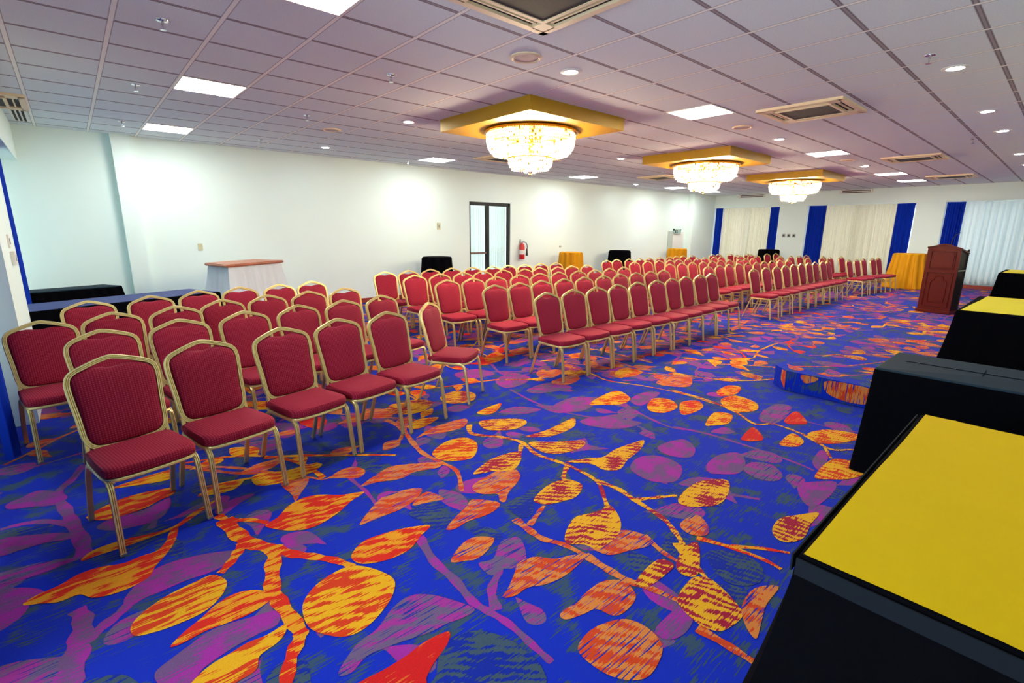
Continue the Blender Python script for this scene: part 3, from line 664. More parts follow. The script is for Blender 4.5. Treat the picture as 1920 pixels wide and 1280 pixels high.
ORD = ['first', 'second', 'third', 'fourth', 'fifth', 'sixth', 'seventh', 'eighth', 'ninth', 'tenth']
protoA = make_chair(False); protoB = make_chair(True); used = {0: False, 1: False}
def put_chair(px, py, rz, label, group, variant):
    pr = (protoA, protoB)[variant]
    o = pr if not used[variant] else copy_tree(pr)
    used[variant] = True
    # px, py is where the peak of the back stands
    o.location = (px-(-math.sin(rz))*.245, py-math.cos(rz)*.245, .006); o.rotation_euler = (0, 0, rz)
    tag(o, label, 'chair', group)
    return o
def rowname(k, n): return 'front' if k == 0 else ('back' if k == n-1 else ORD[k])
def fill(rows, block, group, rot, variant, special=None):
    n = len(rows)
    for k, row in enumerate(rows):
        row = sorted(row)
        for i, (x, y) in enumerate(row):
            lab = 'burgundy gold-framed chair, %s from left in the %s row of the %s' % (ORD[i], rowname(k, n), block)
            if len(lab.split()) > 16: lab = lab.replace(' gold-framed', '')
            rz = rot(k, i, len(row))
            put_chair(x, y, rz, lab, group, variant)
r3 = random.Random(5)
nr = [sorted([[x, y] for r_, x, y in NEAR if r_ == k]) for k in range(4)]
for row in nr:
    for _ in range(200):
        for p_, q_ in zip(row, row[1:]):
            dx, dy = q_[0]-p_[0], q_[1]-p_[1]; d_ = math.hypot(dx, dy)
            if d_ < .468:
                e_ = (.469-d_)/2/d_; p_[0] -= dx*e_; p_[1] -= dy*e_; q_[0] += dx*e_; q_[1] += dy*e_
def rotn(k, i, n):
    if k == 0 and i == 5: return math.radians(33)
    return math.radians(12)+r3.uniform(-.03, .03)
fill(nr, 'nearest block', 'banquet chairs of the nearest block', rotn, 0)
mid = [[(x, y) for b, r_, x, y in CHAIRS if b == 'mid' and r_ == k] for k in range(5)]
far = [[(x, y) for b, r_, x, y in CHAIRS if b == 'far' and r_ == k] for k in range(5)]
end = sorted([(y, x) for b, r_, x, y in CHAIRS if b == 'end'])
end = [[(x, y) for y, x in end[k*5:k*5+5]] for k in range(5)]
rs = lambda k, i, n: r3.uniform(-.015, .015)
fill(mid, 'middle block', 'banquet chairs of the middle block', rs, 0)
fill(far, 'third block', 'banquet chairs of the third block', rs, 1)
fill(end, 'farthest block', 'banquet chairs of the farthest block', lambda k, i, n: -.08+r3.uniform(-.03, .03), 1)

# ------------------------------------------------------------ draped tables
def drape(name, outline, zt, zb, flare, amp, pleats, mats, label, parent=None, seed=0, cat='tablecloth', group=None, band=False, round_=.05, corner=.0, loc=None, gmin=0):
    """cloth over an outline (counter clockwise loop): flat top, soft edge, folded skirt"""
    r = random.Random(seed)
    P = [Vector(p).to_2d() for p in outline]; n = len(P)
    per = [(P[(i+1) % n]-P[i]).length for i in range(n)]; tot = sum(per)
    m = int(tot/.022) if n < 20 else n*3
    samp = []
    for k in range(m):
        d = tot*k/m; i = 0
        while d > per[i] and i < n-1: d -= per[i]; i += 1
        p = P[i].lerp(P[(i+1) % n], d/per[i]); e = (P[(i+1) % n]-P[i]).normalized(); nn = Vector((e.y, -e.x))
        cd = min(d, per[i]-d) if n < 20 else 9
        if cd < .12 and n < 20:
            j = (i-1) % n if d < per[i]/2 else (i+1) % n
            e2 = (P[(j+1) % n]-P[j]).normalized(); n2 = Vector((e2.y, -e2.x)); w = .5*(1-cd/.12)
            nn = (nn*(1-w)+n2*w).normalized()
        samp.append((p, nn, tot*k/m, 1-min(1, cd/.12)))
    npl = max(3, int(tot*pleats)); ph = [r.uniform(-.9, .9) for _ in range(npl+1)]; am = [r.uniform(.4, 1.3) for _ in range(npl+1)]
    zs = [(0, 0, 0), (.008, .0025, 0), (.02, .008, .015), (.045, .022, .04), (.05, .04, .12), (.10, .10, .22), (.25, .24, .45), (.5, .5, .7), (.75, .75, .9), (.97, .985, 1.0), (1, 1, 1.02)]
    bm = bmesh.new(); rings = []
    H = zt-zb
    for q, (o_, zf, g) in enumerate(zs):
        ring = []; g = max(g, gmin) if q > 3 else g
        for p, nn, s, cn in samp:
            u = s/tot*npl; k = int(u)
            fold = am[k]*math.sin(2*PI*u+ph[k]*.5)
            z = zt-H*zf if q > 3 else zt-[0, .001, .004, .012][q]
            base = [-.012, -.005, 0, .004][q] if q < 4 else .006
            off = base+flare*(zf**1.3 if q > 3 else 0)*(1+corner*cn)+amp*fold*g
            ring.append(bm.verts.new((p.x+nn.x*off, p.y+nn.y*off, z)))
        rings.append(ring)
    for qi, (a, b) in enumerate(zip(rings, rings[1:])):
        for i in range(m):
            f = bm.faces.new((a[i], a[(i+1) % m], b[(i+1) % m], b[i]))
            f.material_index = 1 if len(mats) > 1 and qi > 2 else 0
    bm.faces.new(rings[0])
    bmesh.ops.recalc_face_normals(bm, faces=bm.faces[:])
    o = obj(name, bm, mats, parent, smooth=True)
    if not parent: tag(o, label, cat, group)
    return o

def rect(x0, x1, y0, y1): return [(x0, y0), (x1, y0), (x1, y1), (x0, y1)]

def table_under(label, x0, x1, y0, y1, zt, zb, rz=0, cx=0, cy=0):
    t = thing('banquet_table', label, 'table', (cx, cy, zb), rz)
    boxobj('tabletop', (x0, x1, y0, y1, zt-zb-.03, zt-zb), M['barwood'], t, .004)
    for sx in (x0+.1, x1-.1):
        for sy in (y0+.08, y1-.08):
            bm = bmesh.new(); lathe(bm, [(0, 0), (.014, 0), (.014, zt-zb-.031), (0, zt-zb-.031)], 10, (sx, sy)); obj('leg', bm, M['rubber'], t)
    return t

def topper(name, pts, z, mat, label, drop=0, group=None, seed=0):
    """thin cloth lying on a table top with a few low wrinkles"""
    r = random.Random(seed); bm = bmesh.new()
    x0 = min(p[0] for p in pts); x1 = max(p[0] for p in pts); y0 = min(p[1] for p in pts); y1 = max(p[1] for p in pts)
    nx, ny = 60, 40; G = []
    wr = [(r.uniform(x0, x1), r.uniform(y0, y1), r.uniform(0, PI), r.uniform(.1, .3), r.uniform(.001, .0028)) for _ in range(9)]
    A, B, Cc, D = pts      # corners counter clockwise
    for j in range(ny+1):
        row = []
        for i in range(nx+1):
            u, v = i/nx, j/ny
            x = (A[0]*(1-u)+B[0]*u)*(1-v)+(D[0]*(1-u)+Cc[0]*u)*v; y = (A[1]*(1-u)+B[1]*u)*(1-v)+(D[1]*(1-u)+Cc[1]*u)*v
            h = 0
            for wx, wy, wa, wl, wh in wr:
                dx, dy = x-wx, y-wy; a_ = dx*math.cos(wa)+dy*math.sin(wa); b_ = -dx*math.sin(wa)+dy*math.cos(wa)
                h += wh*math.exp(-(a_/wl)**2-(b_/.015)**2)
            e = min(u, 1-u, v, 1-v)
            edge = .002*math.sin(u*9+v*11) if e == 0 else 0
            row.append(bm.verts.new((x+(edge if u in (0, 1) else 0), y+(edge if v in (0, 1) else 0), z+.003+h)))
        G.append(row)
    lo = [[bm.verts.new((v.co.x, v.co.y, z+.0005)) for v in row] for row in (G[0], G[-1])]
    for j in range(ny):
        for i in range(nx): bm.faces.new((G[j][i], G[j][i+1], G[j+1][i+1], G[j+1][i]))
    for i in range(nx):
        bm.faces.new((lo[0][i], lo[0][i+1], G[0][i+1], G[0][i])); bm.faces.new((G[-1][i], G[-1][i+1], lo[1][i+1], lo[1][i]))
    o = obj(name, bm, mat, smooth=True)
    return tag(o, label, 'tablecloth', group)

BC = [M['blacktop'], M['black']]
# nearest table
table_under('folding table under the nearest black cloth at lower right', 1.46, 3.07, -.50, .34, .752, .006)
cloth1 = drape('black_tablecloth', rect(1.43, 3.10, -.53, .37), .76, .006, .13, .022, 5.0, [M['black'], M['black']], 'black floor length cloth on the nearest table at lower right', seed=31, corner=.25)
topper('yellow_table_topper', [(1.431, -.53), (3.092, -.53), (3.092, .352), (1.431, .362)], .7605, M['yellow'], 'wide bright yellow cloth on the nearest black table', seed=1)
# hem band of the near skirt: pinned strip round the table edge
bm = bmesh.new()
for a, b in (((1.424, -.52), (1.424, .372)), ((1.424, .376), (3.104, .376))):
    if a[0] == b[0]: box(bm, a[0]-.012, a[0]-.007, a[1], b[1], .700, .752)
    else: box(bm, a[0], b[0], a[1]+.007, a[1]+.012, .700, .752)
obj('fastening_band', bm, pbr('band_cloth', srgb(13, 18, 27), .8, spec=.15), cloth1)
# second, black topped table standing before the stage
table_under('folding table under the plain black-topped cloth', 4.01, 4.63, -.50, .73, .752, .006)
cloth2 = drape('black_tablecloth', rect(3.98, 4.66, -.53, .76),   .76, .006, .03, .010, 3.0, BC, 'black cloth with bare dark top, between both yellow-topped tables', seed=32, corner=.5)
bm = bmesh.new(); box(bm, 4.335, 4.342, -.45, .66, .7605, .7635, 0, .001); box(bm, 4.25, 4.47, .248, .252, .7605, .7625, 0)
obj('fold_crease', bm, M['black'], cloth2)
# table on the stage
table_under('folding table under the pale yellow topped cloth on the stage', 5.92, 7.42, -.50, .57, .972, .228)
drape('black_tablecloth', rect(5.88, 7.46, -.53, .61), .98, .231, .10, .016, 4.0, [M['black'], M['black']], 'black cloth of the stage table just before the lectern', seed=33, corner=.5)
topper('yellow_table_topper', [(5.895, -.50), (7.44, -.50), (7.43, .54), (5.895, .585)], .9805, M['yellowp'], 'pale yellow cloth on the stage table before the lectern', seed=2)
table_under('folding table under the farthest yellow topped cloth on the stage', 12.32, 13.50, -.50, .78, .972, .228)
drape('black_tablecloth', rect(12.28, 13.55, -.53, .82), .98, .231, .10, .018, 6.0, [M['black'], M['black']], 'black cloth of the farthest stage table at the right edge', seed=34, corner=.3)
topper('yellow_table_topper', [(12.30, -.50), (13.52, -.50), (13.51, .75), (12.30, .78)], .9805, M['yellowp'], 'pale yellow cloth on the farthest stage table', seed=3)
# left: skirted tables
def rot(pts, a, cx, cy): return [(cx+x*math.cos(a)-y*math.sin(a), cy+x*math.sin(a)+y*math.cos(a)) for x, y in pts]
A35 = math.radians(21)
fr = (1.50, 8.0)
LT = rot([(0, 0), (0, .72), (-2.1, .72), (-2.1, 0)], A35, *fr)
drape('black_tablecloth', LT, .76, .006, .05, .012, 4.0, [M['black'], M['black']], 'black cloth on the long table behind the nearest chair block', seed=35)
t = table_under('long folding table under the slate blue topped cloth at left', -2.07, -.03, .03, .69, .752, .006, A35, *fr)
q = rot([(-2.09, .01), (-.02, .01), (-.03, .69), (-2.09, .71)], A35, *fr)
topper('slate_table_runner', q, .7605, M['slate'], 'slate blue cloth laid over the long black table at left', seed=4)
A20 = math.radians(20); fr2 = (.50, 9.80)
ST2 = rot([(0, 0), (-.06, .44), (-1.08, .44), (-1.08, 0)], A20, *fr2)
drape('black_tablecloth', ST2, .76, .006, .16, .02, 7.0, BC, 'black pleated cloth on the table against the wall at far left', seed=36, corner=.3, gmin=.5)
table_under('folding table under the pleated black cloth at far left', -1.04, -.06, .04, .40, .752, .006, A20, *fr2)

# portable bar with wooden top and sheer skirt
bq = [(1.74, 8.61), (2.83, 9.37), (2.50, 10.0), (1.57, 9.34)]
bar = thing('portable_bar', 'portable bar with brown wooden top and white gathered skirt', 'bar', (2.1, 9.3, .006))
bq = [(x-2.1, y-9.3) for x, y in bq]
bm = bmesh.new(); prism(bm, bq, 1.045, 1.090)
bmesh.ops.bevel(bm, geom=bm.edges[:], offset=.018, segments=3, affect='EDGES')
obj('bar_top', bm, M['barwood'], bar, smooth=True)
def inset(P, k): 
    cx = sum(p[0] for p in P)/len(P); cy = sum(p[1] for p in P)/len(P); return [(cx+(x-cx)*k, cy+(y-cy)*k) for x, y in P]
bm = bmesh.new(); prism(bm, inset(bq, .84), .02, 1.045); obj('bar_body', bm, M['white'], bar)
drape('skirt', inset(bq, .90), 1.047, .002, .15, .026, 6.0, [M['barskirt']], None, parent=bar, seed=37, corner=.9, gmin=.4)

# round cocktail tables, cloths to the floor
def circ(r, n=72): return [(r*math.cos(2*PI*i/n), r*math.sin(2*PI*i/n)) for i in range(n)]
def cocktail(x, y, mat, lab, seed, r=.33, h=1.03, flare=.10):
    t = thing('cocktail_table', 'round high table under '+lab, 'table', (x, y, .006))
    bm = bmesh.new(); lathe(bm, [(0, h-.035), (r-.05, h-.035), (r-.05, h-.012), (0, h-.012)], 36); obj('tabletop', bm, M['barwood'], t)
    bm = bmesh.new(); lathe(bm, [(0, .0), (.2, .0), (.2, .02), (.03, .04), (.03, h-.036), (0, h-.036)], 20); obj('pedestal', bm, M['rubber'], t)
    cl = [(x+a, y+b) for a, b in circ(r)]
    drape('round_tablecloth', cl, h, .012, flare, .045, 5.6, [mat], lab, seed=seed, gmin=.55, group='cloths of the high round tables')
cocktail(6.38, 9.86, M['black'], 'black floor length cloth on the round table left of the door', 41)
cocktail(11.12, 9.92, M['goldcloth'], 'golden cloth on the round table right of the fire extinguisher', 42)
cocktail(13.52, 9.92, M['black'], 'black cloth on round table between the two golden ones', 43)
cocktail(16.95, 9.84, M['goldcloth'], 'golden cloth on the round table below the exit sign', 44)
cocktail(19.35, 7.50, M['black'], 'black cloth on the round table before the far window wall', 45)
cocktail(19.25, 3.30, M['goldcloth'], 'golden yellow cloth on the round table left of the lectern', 46, r=.40, h=1.05, flare=.16)

# ------------------------------------------------------------ lectern
lx, ly = 11.78, 1.78; la = math.atan2(-.46, -.08)
lec = thing('lectern', 'reddish brown wooden lectern with carved panels on the carpeted stage', 'lectern', (lx, ly, .226), la)
W_, D_, Hh = .481, .40, 1.19      # local x along the front, local y into the depth
gab = [(0, 1.165), (.09, 1.185), (.17, 1.215), (.24, 1.225), (.31, 1.215), (.39, 1.185), (W_, 1.155)]
bm = bmesh.new()
f = [(-.0, .05)]+gab+[(W_, .05)]
a = [bm.verts.new((x, 0, z)) for x, z in f]; b = [bm.verts.new((x, .025, z)) for x, z in f]
bm.faces.new(a); bm.faces.new(b[::-1])
for i in range(len(f)): bm.faces.new((a[i], a[(i+1) % len(f)], b[(i+1) % len(f)], b[i]))
bmesh.ops.recalc_face_normals(bm, faces=bm.faces[:])
obj('front_panel', bm, M['lectern'], lec)
def frame_mould(name, x0, x1, z0, z1, w, d, parent, arch=False):
    pts = [(x0, -.001, z0), (x1, -.001, z0), (x1, -.001, z1), (x0, -.001, z1)]
    if arch:
        mx = (x0+x1)/2; pts = [(x0, -.001, z0+.03), (x0+.03, -.001, z0), (x1-.03, -.001, z0), (x1, -.001, z0+.03), (x1, -.001, z1-.10), (x1-.045, -.001, z1-.07), (x1-.06, -.001, z1), (x0+.06, -.001, z1), (x0+.045, -.001, z1-.07), (x0, -.001, z1-.10)]
        pts = catmull(pts, 2)
    bm = bmesh.new(); sweep(bm, pts, (0, 1, 0), [(-d, -w/2), (-d, w/2), (.001, w/2+.006), (.001, -w/2-.006)], closed=True)
    return obj(name, bm, M['lectern'], parent, smooth=True)
frame_mould('upper_moulding', .065, W_-.065, .80, 1.11, .016, .010, lec)
frame_mould('lower_moulding', .055, W_-.055, .12, .73, .018, .012, lec)
frame_mould('carved_arch', .125, W_-.125, .20, .66, .012, .008, lec, True)
bm = bmesh.new(); box(bm, .08, W_-.08, -.008, .0, .82, 1.09, 0, .004); obj('raised_panel', bm, M['lectern'], lec)
bm = bmesh.new(); box(bm, -.02, W_+.02, -.035, D_+.01, 0, .05, 0, .008); obj('base', bm, M['lectern'], lec)
bm = bmesh.new(); box(bm, 0, .02, .025, D_, .05, 1.16); obj('side_panel', bm, M['lectern'], lec)
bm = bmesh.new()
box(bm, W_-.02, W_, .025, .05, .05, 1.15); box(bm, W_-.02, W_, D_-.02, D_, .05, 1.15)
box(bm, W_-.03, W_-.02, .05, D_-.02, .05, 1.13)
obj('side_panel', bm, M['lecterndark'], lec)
bm = bmesh.new(); box(bm, .02, W_+.002, .03, D_, .765, .785, 0); obj('shelf', bm, M['socket'], lec)
bm = bmesh.new()
g2 = gab; a = [bm.verts.new((x*1.03-.007, -.015, z)) for x, z in g2]; b = [bm.verts.new((x*1.03-.007, D_+.01, z-.09)) for x, z in g2]
a2 = [bm.verts.new((v.co.x, v.co.y, v.co.z+.022)) for v in a]; b2 = [bm.verts.new((v.co.x, v.co.y, v.co.z+.022)) for v in b]
n_ = len(g2)
for i in range(n_-1):
    bm.faces.new((a[i], a[i+1], b[i+1], b[i])); bm.faces.new((a2[i], a2[i+1], b2[i+1], b2[i]))
    bm.faces.new((a[i], a[i+1], a2[i+1], a2[i])); bm.faces.new((b[i], b[i+1], b2[i+1], b2[i]))
for i in (0, n_-1): bm.faces.new((a[i], b[i], b2[i], a2[i]))
bmesh.ops.recalc_face_normals(bm, faces=bm.faces[:])
obj('reading_top', bm, M['lectern'], lec)
mic = bmesh.new()
sweep(mic, catmull([(0, 0, 0), (0, .0, .12), (0, -.05, .22), (0, -.13, .27)], 4, closed=False), (1, 0, 0), [(-.004, -.004), (.004, -.004), (.004, .004), (-.004, .004)])
lathe(mic, [(0, -.012), (.022, -.012), (.022, 0), (0, 0)], 14)
o = obj('microphone', mic, M['rubber']); o.location = (12.02, 1.50, 1.40); o.rotation_euler = (0, 0, -.6)
tag(o, 'thin black gooseneck microphone standing on the lectern', 'microphone')

# ------------------------------------------------------------ chandeliers in gold ceiling boxes
wh = ['nearest', 'middle', 'farthest']
def make_ch():
    c = thing('chandelier', '', 'chandelier')
    bm = bmesh.new(); lathe(bm, [(0, 0), (.615, 0), (.63, -.015), (.63, -.04), (.60, -.05), (.585, -.03), (0, -.03)], 56); obj('brass_ring', bm, M['brass'], c, smooth=True)
    def tier(name, R, z0, z1, r1, nr, pw):
        bm = bmesh.new()
        for k in range(nr):
            t = k/(nr-1); z = z0+(z1-z0)*t; r = r1+(R-r1)*(1-t**pw)**(1/pw) if t < 1 else r1
            h = abs(z1-z0)/(nr-1)*.98; nb = max(16, int(2*PI*r/.030))
            for i in range(nb):
                a = 2*PI*(i+.5*(k % 2))/nb; ca, sa = math.cos(a), math.sin(a); w = .0125
                ctr = Vector((r*ca, r*sa, z)); tn = Vector((-sa, ca, 0)); rd = Vector((ca, sa, 0))
                top = bm.verts.new(ctr+Vector((0, 0, h*.5))); bot = bm.verts.new(ctr-Vector((0, 0, h*.55)))
                mid = [bm.verts.new(ctr+tn*w*u+rd*.008*v+Vector((0, 0, h*.1))) for u, v in ((1, 0), (0, 1), (-1, 0), (0, -1))]
                for j in range(4):
                    bm.faces.new((top, mid[j], mid[(j+1) % 4])); bm.faces.new((bot, mid[(j+1) % 4], mid[j]))
        rr = random.Random(4)
        for f in bm.faces: f.material_index = 0
        bm.faces.ensure_lookup_table()
        for i in range(0, len(bm.faces), 8):
            if rr.random() < .09:
                for f in bm.faces[i:i+8]: f.material_index = 1
        return obj(name, bm, [M['crystal'], M['brass']], c)
    tier('upper_crystal_bowl', .60, -.06, -.335, .325, 8, 2.7)
    tier('lower_crystal_bowl', .30, -.365, -.52, .08, 5, 2.7)
    bm = bmesh.new(); lathe(bm, [(.315, -.346), (.33, -.346), (.33, -.360), (.315, -.360), (.315, -.346)], 40); obj('brass_band', bm, M['brass'], c)
    for k in range(13):
        n_, rr_, zz = (9, .40, -.17) if k < 9 else (4, .13, -.42)
        a_ = 2*PI*k/n_+.2; cx_, cy_ = rr_*math.cos(a_), rr_*math.sin(a_)
        bm = bmesh.new(); lathe(bm, [(0, zz-.045), (.020, zz-.038), (.032, zz-.010), (.026, zz+.02), (.014, zz+.04), (0, zz+.042)], 14, (cx_, cy_)); obj('bulb', bm, M['bulb'], c)
    bm = bmesh.new(); lathe(bm, [(0, -.05), (.03, -.05), (.03, -.30), (.10, -.33), (.10, -.345), (0, -.345)], 18)
    for k in range(9):
        a_ = 2*PI*k/9+.2; ca, sa = math.cos(a_), math.sin(a_)
        sweep(bm, [(.02*ca, .02*sa, -.10), (.40*ca, .40*sa, -.118)], (-sa, ca, 0), [(-.006, -.006), (.006, -.006), (.006, .006), (-.006, .006)])
    obj('lamp_frame', bm, M['brass'], c)
    bm = bmesh.new(); lathe(bm, [(0, -.52), (.035, -.52), (.012, -.54), (.02, -.555), (.0, -.57)], 14); obj('finial', bm, M['brass'], c)
    return c
ch0 = make_ch()
for k, (cx, cy) in enumerate(((4.87, 5.14), (9.67, 5.14), (14.40, 5.14))):
    b = bmesh.new(); box(b, -.86, .86, -.89, .89, -.155, 0, 0)
    bo = obj('ceiling_box', b, M['goldbox']); bo.location = (cx, cy, ZC)
    tag(bo, 'gold painted square ceiling box holding the %s chandelier' % wh[k], 'ceiling box', 'gold ceiling boxes')
    c = ch0 if k == 0 else copy_tree(ch0)
    c.location = (cx, cy, ZC-.156); tag(c, 'two-tier crystal chandelier glowing white, %s of the three' % wh[k], 'chandelier', 'crystal chandeliers')

# ------------------------------------------------------------ things in the ceiling
def gx(i): return GX+.6*i
def gy(j): return GY+.6*j
near = {-1: 'over the podium side', 9: 'along the door wall', 4: 'above the nearest chairs'}
def make_panel():
    p = thing('ceiling_panel_light', '', 'light')
    bm = bmesh.new()
    for d in ((0, .6, 0, .018), (0, .6, .582, .6), (0, .018, .018, .582), (.582, .6, .018, .582)): box(bm, d[0], d[1], d[2], d[3], -.008, 0)
    obj('frame', bm, M['white'], p); boxobj('diffuser', (.018, .582, .018, .582, -.005, 0), M['panel'], p)
    return p
P0 = make_panel(); first = True
PL = [(2, -2, 'square ceiling light panel cut off by the top edge of the photo'), (2, 3, 'square ceiling light panel above the nearest chair block'), (2, 8, 'square ceiling light panel above the white pilaster at left'),
      (10, -2, 'square ceiling light panel between two chandeliers, podium side'), (10, 8, 'square light panel by the wall, just left of the nearest chandelier'),
      (18, -2, 'square light panel to the right of the farthest chandelier, its nearest one'), (18, 8, 'square light panel by the wall, just right of the door'),
      (26, -2, 'second light panel to the right of the farthest chandelier'), (26, 8, 'light panel by the wall, left of the middle chandelier bowl'),
      (30, -2, 'light panel nearest the far window wall, podium side'), (30, 8, 'light panel in the far corner above the exit sign')]
for i, j, lab in PL:
    p = P0 if first else copy_tree(P0); first = False
    p.location = (gx(i), gy(j), ZC); tag(p, lab, 'light', 'square light panels')
def make_down():
    p = thing('downlight', '', 'light')
    bm = bmesh.new(); lathe(bm, [(.062, 0), (.10, 0), (.10, -.006), (.085, -.012), (.062, -.008)], 28); obj('trim_ring', bm, M['white'], p, smooth=True)
    bm = bmesh.new(); lathe(bm, [(0, 0), (.063, 0), (.063, -.007), (.04, -.011), (0, -.012)], 24); obj('lens', bm, M['down'], p)
    return p
D0 = make_down(); first = True
DL = [(3.75, 3.42, 'round downlight in front of the nearest gold ceiling box'), (3.75, 6.43, 'round downlight to the left of the nearest gold ceiling box'), (3.75, 9.43, 'round downlight nearest the long wall, left of the door'),
      (8.75, 3.44, 'round downlight right of the middle chandelier box'), (8.75, 6.52, 'round downlight between nearest and middle gold boxes'), (8.75, 9.5, 'round downlight under the nearest chandelier bowl in the picture'),
      (13.55, 3.42, 'round downlight right of the farthest chandelier box'), (13.55, 6.35, 'round downlight between middle and farthest gold boxes'), (13.75, 9.6, 'round downlight far along the long wall'),
      (6.2, .99, 'largest bright downlight at upper right'), (8.59, .99, 'second downlight down the right side row'), (10.34, .98, 'third downlight down the right side row'), (13.44, .98, 'fourth downlight at the right edge of the photo'),
      (3.75, .98, 'downlight just above the top edge of the photo'), (15.6, .98, 'smallest downlight at the right edge, lowest of its row')]
for x, y, lab in DL:
    p = D0 if first else copy_tree(D0); first = False
    p.location = (x, y, ZC); tag(p, lab, 'light', 'round downlights')
def make_spr():
    p = thing('sprinkler', '', 'sprinkler')
    bm = bmesh.new(); lathe(bm, [(0, 0), (.042, 0), (.040, -.006), (.014, -.012), (0, -.012)], 22); obj('escutcheon', bm, M['chrome'], p, smooth=True)
    bm = bmesh.new(); lathe(bm, [(0, -.012), (.009, -.012), (.009, -.035), (.005, -.036), (.005, -.062), (.022, -.064), (.022, -.067), (0, -.067)], 14)
    box(bm, -.013, -.010, -.002, .002, -.060, -.03); box(bm, .010, .013, -.002, .002, -.060, -.03); obj('nozzle', bm, M['chrome'], p)
    return p
S0 = make_spr(); first = True
SP = [(.72, 4.64, 'largest ceiling sprinkler at upper left'), (2.55, 4.67, 'ceiling sprinkler left of the near round vent'), (.74, 6.81, 'ceiling sprinkler left of the panel above the nearest chairs'), (2.57, 7.01, 'ceiling sprinkler between two light panels and the left downlight'),
      (.78, 9.23, 'small ceiling sprinkler near the white pilaster'), (2.65, 9.43, 'small ceiling sprinkler near the long wall, left of its first downlight'), (5.6, 7.02, 'ceiling sprinkler behind the nearest gold ceiling box'), (5.75, 9.95, 'tiny ceiling sprinkler beside the second wall side light panel'),
      (5.62, 1.08, 'ceiling sprinkler left of the largest downlight at upper right'), (11.4, 7.16, 'tiny ceiling sprinkler behind the middle chandelier box'), (10.9, 1.35, 'tiny ceiling sprinkler beside the right side downlight row')]
for x, y, lab in SP:
    p = S0 if first else copy_tree(S0); first = False
    p.location = (x, y, ZC); tag(p, lab, 'sprinkler', 'ceiling sprinklers')
V0 = None
for x, y, lab in [(3.17, 3.42, 'large round ceiling speaker left of the near downlight'), (3.19, 7.73, 'flat round ceiling disc near the long wall at left'), (7.4, 3.43, 'round ceiling disc right of the bright square light panel'), (8.0, 7.69, 'round ceiling disc right of the nearest chandelier bowl'), (12.2, 3.4, 'round ceiling disc above the farthest gold box')]:
    if V0 is None:
        v = thing('round_ceiling_vent', '', 'vent')
        bm = bmesh.new(); lathe(bm, [(.105, 0), (.135, 0), (.135, -.010), (.118, -.018), (.105, -.010)], 36); obj('rim', bm, M['cream'], v, smooth=True)
        bm = bmesh.new(); lathe(bm, [(0, 0), (.106, 0), (.106, -.008), (0, -.012)], 32); obj('grille', bm, pbr('speaker_mesh', srgb(196, 176, 172), .8), v)
        V0 = v
    else: v = copy_tree(V0)
    v.location = (x, y, ZC); tag(v, lab, 'vent', 'round ceiling discs')
# ceiling cassettes of the air conditioning
def make_cas():
    c = thing('air_conditioner', '', 'air conditioner'); s = .465
    bm = bmesh.new()
    for a, b, cc, d in ((-s, s, -s, -s+.055), (-s, s, s-.055, s), (-s, -s+.055, -s, s), (s-.055, s, -s, s)): box(bm, a, b, cc, d, -.030, 0)
    k = .275
    for a, b, cc, d in ((-k-.03, k+.03, -k-.03, -k), (-k-.03, k+.03, k, k+.03), (-k-.03, -k, -k, k), (k, k+.03, -k, k)): box(bm, a, b, cc, d, -.036, 0)
    for sx in (-1, 1):
        for sy in (-1, 1): box(bm, *(sorted((sx*.30, sx*.42))), *(sorted((sy*.30, sy*.42))), -.030, 0)
    obj('housing', bm, M['cream'], c)
    boxobj('intake_grille', (-k, k, -k, k, -.030, 0), M['darkgrille'], c)
    for a, b, cc, d in ((-.29, .29, -.41, -.305), (-.29, .29, .305, .41), (-.41, -.305, -.29, .29), (.305, .41, -.29, .29)):
        f = boxobj('outlet_slot', (a, b, cc, d, -.010, 0), M['slot'], c)
        bm = bmesh.new()
        if b-a > d-cc: box(bm, a+.01, b-.01, cc+.045, cc+.06, -.024, -.011)
        else: box(bm, a+.045, a+.06, cc+.01, d-.01, -.024, -.011)
        obj('louvre', bm, M['cream'], f)
    return c
K0 = make_cas(); first = True
for x, y, lab in [(2.42, 2.46, 'square ceiling air conditioner cut off by the top edge'), (7.0, 2.42, 'square ceiling air conditioner at right above the second panel light'), (12.75, 2.40, 'second square ceiling air conditioner toward the far wall at right'), (17.4, 2.44, 'farthest square ceiling air conditioner at right'),
                  (6.98, 8.15, 'square ceiling air conditioner behind the nearest chandelier bowl'), (12.45, 7.9, 'square ceiling air conditioner left of the middle chandelier bowl'), (-.64+.01, 8.68, 'white ceiling air conditioner at the upper left edge')]:
    k = K0 if first else copy_tree(K0); first = False
    k.location = (x, y, ZC); tag(k, lab, 'air conditioner', 'ceiling air conditioners')
for x0, x1, y0, y1, lab in [(-.36, -.19, 9.25, 10.2, 'slatted ceiling grille in the upper left corner')]:
    g = thing('ceiling_grille', lab, 'vent', ((x0+x1)/2, (y0+y1)/2, ZC)); hx, hy = (x1-x0)/2, (y1-y0)/2
    boxobj('plate', (-hx, hx, -hy, hy, -.006, 0), M['white'], g)
    for k in range(3): boxobj('slat_gap', (-.06+k*.045, -.035+k*.045, -hy+.05, hy-.05, -.009, -.0055), M['slot'], g)
for y0, y1, lab in [(4.82, 5.78, 'long grey air grille at the top of the far wall, nearer the lectern'), (8.3, 9.3, 'long pale air grille at the top of the far wall, left')]:
    g = thing('wall_grille', lab, 'vent', (XW-.045, (y0+y1)/2, ZC-.14)); h = (y1-y0)/2
    boxobj('housing', (-.03, .045, -h, h, .0, .13), M['white'], g)
    for k in range(2): boxobj('slat_gap', (-.034, -.029, -h+.04, h-.08, .02+k*.055, .05+k*.055), M['darkgrille'], g)

